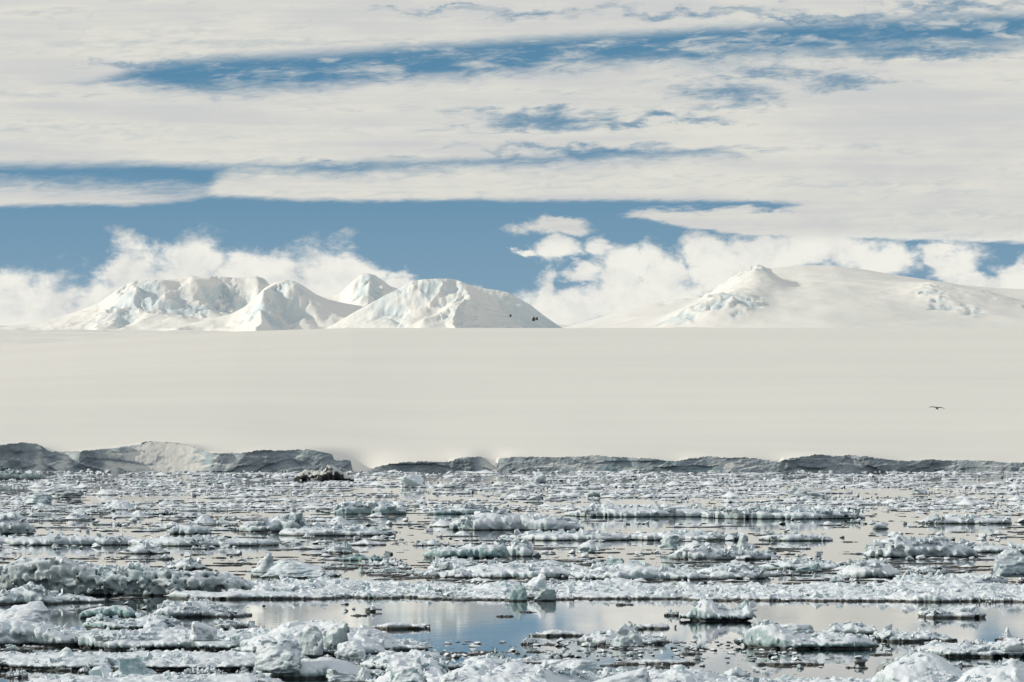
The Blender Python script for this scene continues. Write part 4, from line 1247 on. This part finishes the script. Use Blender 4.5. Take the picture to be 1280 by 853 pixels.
scatter(0, 330, 684, 700, 12, (14, 40), (3, 3, 1, 1, 1), 'in the lead behind the jagged ridge')
scatter(0, 330, 650, 668, 22, (20, 70), (5, 3, 3, 2, 2), 'behind the very long flat floe')
scatter(0, 400, 630, 648, 26, (20, 80), (5, 3, 3, 2, 2), 'at the left rim of the pack')
scatter(330, 640, 655, 690, 24, (14, 50), (3, 3, 3, 2, 1), 'left of the teal-grey growler')
scatter(400, 720, 634, 660, 16, (18, 60), (2, 2, 4, 2, 2), 'around the hummocked floe')
scatter(330, 640, 703, 735, 26, (20, 70), (5, 2, 3, 2, 1), 'behind the left half of the belt')
scatter(640, 1000, 678, 735, 34, (18, 70), (5, 2, 3, 2, 1), 'behind the middle of the belt')
scatter(980, 1290, 702, 745, 28, (18, 60), (5, 2, 3, 2, 1), 'behind the right half of the belt')
scatter(930, 1290, 638, 690, 20, (10, 42), (4, 4, 1, 1, 1), 'drifting in the upper right lead')
scatter(560, 960, 806, 842, 22, (12, 46), (5, 4, 2, 1, 1), 'in brash below the grey pinnacle')
scatter(960, 1290, 776, 838, 12, (10, 34), (4, 5, 1, 1, 1), 'in the lower right lead')
scatter(0, 330, 790, 852, 26, (16, 48), (5, 2, 3, 2, 1), 'among the bottom left floes')
scatter(440, 860, 756, 790, 7, (6, 22), (3, 5, 1, 0, 1), 'adrift in the open central lead')
scatter(420, 900, 846, 856, 14, (20, 60), (5, 2, 3, 2, 1), 'along the bottom edge')
ORD = ['leftmost', 'second from left', 'third from left', 'fourth from left', 'fifth from left', 'sixth from left', 'seventh from left', 'eighth from left', 'ninth from left', 'tenth from left', 'eleventh from left', 'twelfth from left', 'thirteenth from left', 'fourteenth from left']
for (size, kind, where), os_ in SAME.items():
    os_.sort(key=lambda q: q.location.x / q.location.y)
    for i, q in enumerate(os_):
        if len(os_) == 1: lb = f'{size} {kind} {where}'
        elif i == len(os_) - 1: lb = f'rightmost of the {size} {kind}s {where}'
        else: lb = f'{ORD[i]} of the {size} {kind}s {where}'
        tag(q, lb, 'ice floe', f'{kind}s {where}' if len(os_) > 1 else None)
print('small floes', round(time.time() - t1, 1), 's')

# ---- uncountable ice: the far pack and the brash in the leads
def tri_proto(me):
    V = np.empty(len(me.vertices) * 3, np.float32); me.vertices.foreach_get('co', V)
    Q = np.empty(len(me.loops), np.int32); me.loops.foreach_get('vertex_index', Q)
    Q = Q.reshape(-1, 4)
    V = V.reshape(-1, 3) / 10.0
    bpy.data.meshes.remove(me)
    return V, np.vstack([Q[:, [0, 1, 2]], Q[:, [0, 2, 3]]])


def joined(name, kinds, pts, label, mat, smooth=False, look=(.05, .1, 1)):
    """pts: rows of x, y, z, sx, sy, sz, rz, kind"""
    V, T_ = join_arrays(kinds, pts)
    ob = obj(name, np_mesh(name, V, T_, mat, smooth), look=look)
    tag(ob, label, kind='stuff')
    return ob


rb = np.random.default_rng(99)
H_CH = hull_set(14, .55, 1)
H_FL = hull_set(14, .16, 2, 13)
FARP = [tri_proto(proto_floe(501 + i, 10, 7, .42, .28, 1.4, (.15, .05, .5, .25, .1, .9)[i % 6], vx=.68, face=.35)) for i in range(10)]


def rows(n, x0, x1, y0, y1, wpx, kinds, aspect, hgt, keep=None, zoff=-.03, wmin=.15, pw=1.0):
    px_ = rb.uniform(x0, x1, n); py_ = y0 + (y1 - y0) * rb.random(n) ** pw
    dd = F * CAM_H / (py_ - HOR)
    X = (px_ - 640) / F * dd
    if keep is not None:
        k = keep(X, dd, px_, py_)
        px_, py_, dd, X = px_[k], py_[k], dd[k], X[k]
    n = len(X)
    wd = np.maximum(rb.uniform(wpx[0], wpx[1], n) ** 1.0 * dd / F, wmin)
    q = np.zeros((n, 8))
    q[:, 0], q[:, 1], q[:, 2] = X, dd, zoff
    q[:, 3] = wd; q[:, 4] = wd * rb.uniform(*aspect, n); q[:, 5] = hgt(wd, n)
    q[:, 6] = rb.uniform(-.5, .5, n) + (rb.random(n) < .5) * math.pi
    q[:, 7] = rb.integers(0, len(kinds), n)
    return q


def lead_keep(X, Y, a, b):
    return np.ones(len(X), bool)


# far pack: floes and chunks up to the cliff
zq = rows(2100, -60, 1340, 590.5, 638, (10, 60), FARP, (.7, 1.5), lambda w_, n: np.clip(w_ * rb.uniform(.5, 1.1, n), 3.5, 10), keep=lambda X, Y, a, b: s2(N2, X, Y * .35, 260.0, .2) + rb.normal(0, .5, len(X)) > -0.55, pw=1.1)
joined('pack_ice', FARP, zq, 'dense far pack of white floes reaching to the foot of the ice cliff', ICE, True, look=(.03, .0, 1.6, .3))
zc = rows(6500, -60, 1340, 589.8, 640, (2, 8), H_CH, (.6, 1.3), lambda w_, n: w_ * rb.uniform(.25, .8, n), keep=lambda X, Y, a, b: s2(N2, X, Y * .35, 260.0, .2) + rb.normal(0, .5, len(X)) > -0.45)
LEADS = ((-60, 325, 684, 698), (430, 560, 655, 700), (640, 735, 646, 664), (930, 1240, 649, 690), (250, 1400, 752, 806), (560, 1000, 800, 834), (940, 1240, 800, 850), (-60, 325, 634, 640))


def not_lead(X, Y, a, b):
    k = np.ones(len(a), bool)
    for x0, x1, y0, y1 in LEADS:
        k &= ~((a > x0) & (a < x1) & (b > y0) & (b < y1))
    return k


zf = rows(520, -60, 1340, 632, 750, (16, 80), FARP, (.5, 1.2), lambda w_, n: np.clip(w_ * rb.uniform(.3, .8, n), 2.5, 7.5), keep=not_lead)
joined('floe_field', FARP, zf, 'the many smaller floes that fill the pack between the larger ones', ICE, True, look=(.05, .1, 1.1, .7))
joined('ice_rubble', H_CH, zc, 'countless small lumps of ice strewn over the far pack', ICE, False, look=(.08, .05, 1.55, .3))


def strips(X, Y, thr, off):
    """brash drifts together in streaks along the wind"""
    return s2(N2, X * .35, Y * 2.2, 300.0, off) + s2(N2R, X * .6, Y * 3.0, 90.0, off + .4) * .6 + rb.normal(0, .25, len(X)) > thr


br = []
for n, x0, x1, y0, y1, wp, thr in ((800, -40, 1320, 600, 648, (3, 16), .3), (2200, -40, 340, 628, 702, (2, 12), .0), (1700, 330, 660, 640, 716, (2, 12), .1), (1500, 640, 1320, 640, 735, (2, 13), .5),
                                   (1100, 430, 1000, 800, 850, (2, 12), .0), (500, 440, 1300, 756, 800, (1.2, 6), 1.3), (700, 940, 1320, 800, 852, (2, 12), .35), (420, 0, 330, 790, 856, (2, 12), .3), (350, 0, 440, 752, 790, (2, 8), .6),
                                   (450, 660, 1000, 795, 812, (2, 9), .2)):
    br.append(rows(n, x0, x1, y0, y1, wp, H_FL, (.6, 1.6), lambda w_, n: np.clip(w_ * rb.uniform(.3, .7, n), .1, .9), keep=lambda X, Y, a, b, thr=thr, n=n: strips(X, Y, thr, n * .013), wmin=.12))
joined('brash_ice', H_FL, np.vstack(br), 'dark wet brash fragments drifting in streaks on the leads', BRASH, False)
wb = []
for n, x0, x1, y0, y1, wp, thr in ((1500, -40, 1320, 628, 745, (3, 15), .4), (500, 430, 1000, 802, 850, (3, 14), .4), (300, -20, 460, 755, 850, (3, 14), .6), (200, 940, 1300, 800, 850, (3, 12), .9)):
    wb.append(rows(n, x0, x1, y0, y1, wp, H_CH, (.6, 1.5), lambda w_, n: np.clip(w_ * rb.uniform(.35, .9, n), .12, 1.2), keep=lambda X, Y, a, b, thr=thr, n=n: strips(X, Y, thr, n * .017), wmin=.2))
wb.append(rows(420, 540, 800, 800, 834, (2, 11), H_CH, (.6, 1.5), lambda w_, n: np.clip(w_ * rb.uniform(.2, .6, n), .1, .6), keep=lambda X, Y, a, b: strips(X, Y, -.2, .61), wmin=.15))
joined('loose_ice', H_CH, np.vstack(wb), 'scattered small white ice lumps between the floes', ICE, False, look=(.1, .1, 1.15, .3))

# ------------------------------------------------------------------ rocks poking out of the central mountain
for px_, py_, sz in ((667, 401, 7), (671, 400, 6), (638, 396, 5)):
    k = 13000 / F
    rock = obj('rock_outcrop', block_mesh('shard', 900 + int(px_), 12, mat=ROCK, name='rock_outcrop'), loc=((px_ - 640) * k, 13000, CAM_H + (HOR - py_) * k))
    rock.scale = (sz, sz * 2, sz * 1.3)
    tag(rock, {667: 'small black rock showing through snow, lower right of the blue face', 671: 'smaller black rock just right of the other one', 638: 'tiny black rock higher up on the blue face'}[px_], 'rock')

# ------------------------------------------------------------------ the bird gliding low over the ice
def bird():
    """a brown seabird gliding, wings held out and slightly drooped at the tips; 1.3 m across"""
    bm = bmesh.new()
    st = [(-.30, .005, .004, .0), (-.22, .035, .022, .0), (-.10, .068, .055, .0), (.02, .075, .068, -.003), (.12, .062, .060, .0), (.20, .042, .046, .012), (.26, .036, .040, .020), (.30, .022, .022, .018), (.345, .006, .007, .010)]
    rings = []
    for y, rx, rz_, dz in st:                       # body from tail to bill
        rings.append([bm.verts.new((rx * math.cos(t), y, rz_ * math.sin(t) + dz)) for t in [i * math.tau / 10 for i in range(10)]])
    for a, b in zip(rings, rings[1:]):
        for i in range(10):
            bm.faces.new((a[i], a[(i + 1) % 10], b[(i + 1) % 10], b[i]))
    bm.faces.new(rings[0][::-1]); bm.faces.new(rings[-1])
    for sx in (-1, 1):                              # wings: lens sections, root to tip
        sec = []
        for u_, ch, sw, zz, th in ((.03, .22, .02, .03, .040), (.18, .23, .05, .050, .036), (.34, .21, .06, .060, .030), (.48, .16, .01, .050, .022), (.60, .09, -.07, .020, .014), (.66, .03, -.13, .000, .008)):
            sec.append([bm.verts.new((sx * u_, sw + ch * q, zz + th * h)) for q, h in ((.5, 0), (.2, 1), (-.2, .7), (-.5, .1), (-.2, -.2), (.2, -.5))])
        for a, b in zip(sec, sec[1:]):
            for i in range(6):
                f = (a[i], a[(i + 1) % 6], b[(i + 1) % 6], b[i])
                bm.faces.new(f if sx < 0 else f[::-1])
        bm.faces.new(sec[-1] if sx < 0 else sec[-1][::-1])
    tl = [bm.verts.new(p) for p in ((-.03, -.24, .012), (.03, -.24, .012), (.075, -.40, .006), (0, -.43, .006), (-.075, -.40, .006))]
    bm.faces.new(tl)
    bl = [bm.verts.new((p[0], p[1], p[2] - .008)) for p in ((-.03, -.24, .012), (.03, -.24, .012), (.075, -.40, .006), (0, -.43, .006), (-.075, -.40, .006))]
    bm.faces.new(bl[::-1])
    for i in range(5):
        bm.faces.new((tl[i], bl[i], bl[(i + 1) % 5], tl[(i + 1) % 5]))
    bmesh.ops.recalc_face_normals(bm, faces=bm.faces)
    me = bpy.data.meshes.new('bird'); bm.to_mesh(me); bm.free()
    me.materials.append(FEATHER)
    for p in me.polygons: p.use_smooth = True
    return me


DB = 430.0
b_ = obj('bird', bird(), loc=((1171 - 640) / F * DB, DB, CAM_H + (HOR - 510.5) / F * DB), rz=R(28))
b_.rotation_euler = (R(14), R(5), R(10))
tag(b_, 'dark seabird gliding low with outstretched wings over the snow slope', 'bird')
print('scene', round(time.time() - T0, 1), 's', sum(len(o.data.polygons) for o in S.objects if o.type == 'MESH'))
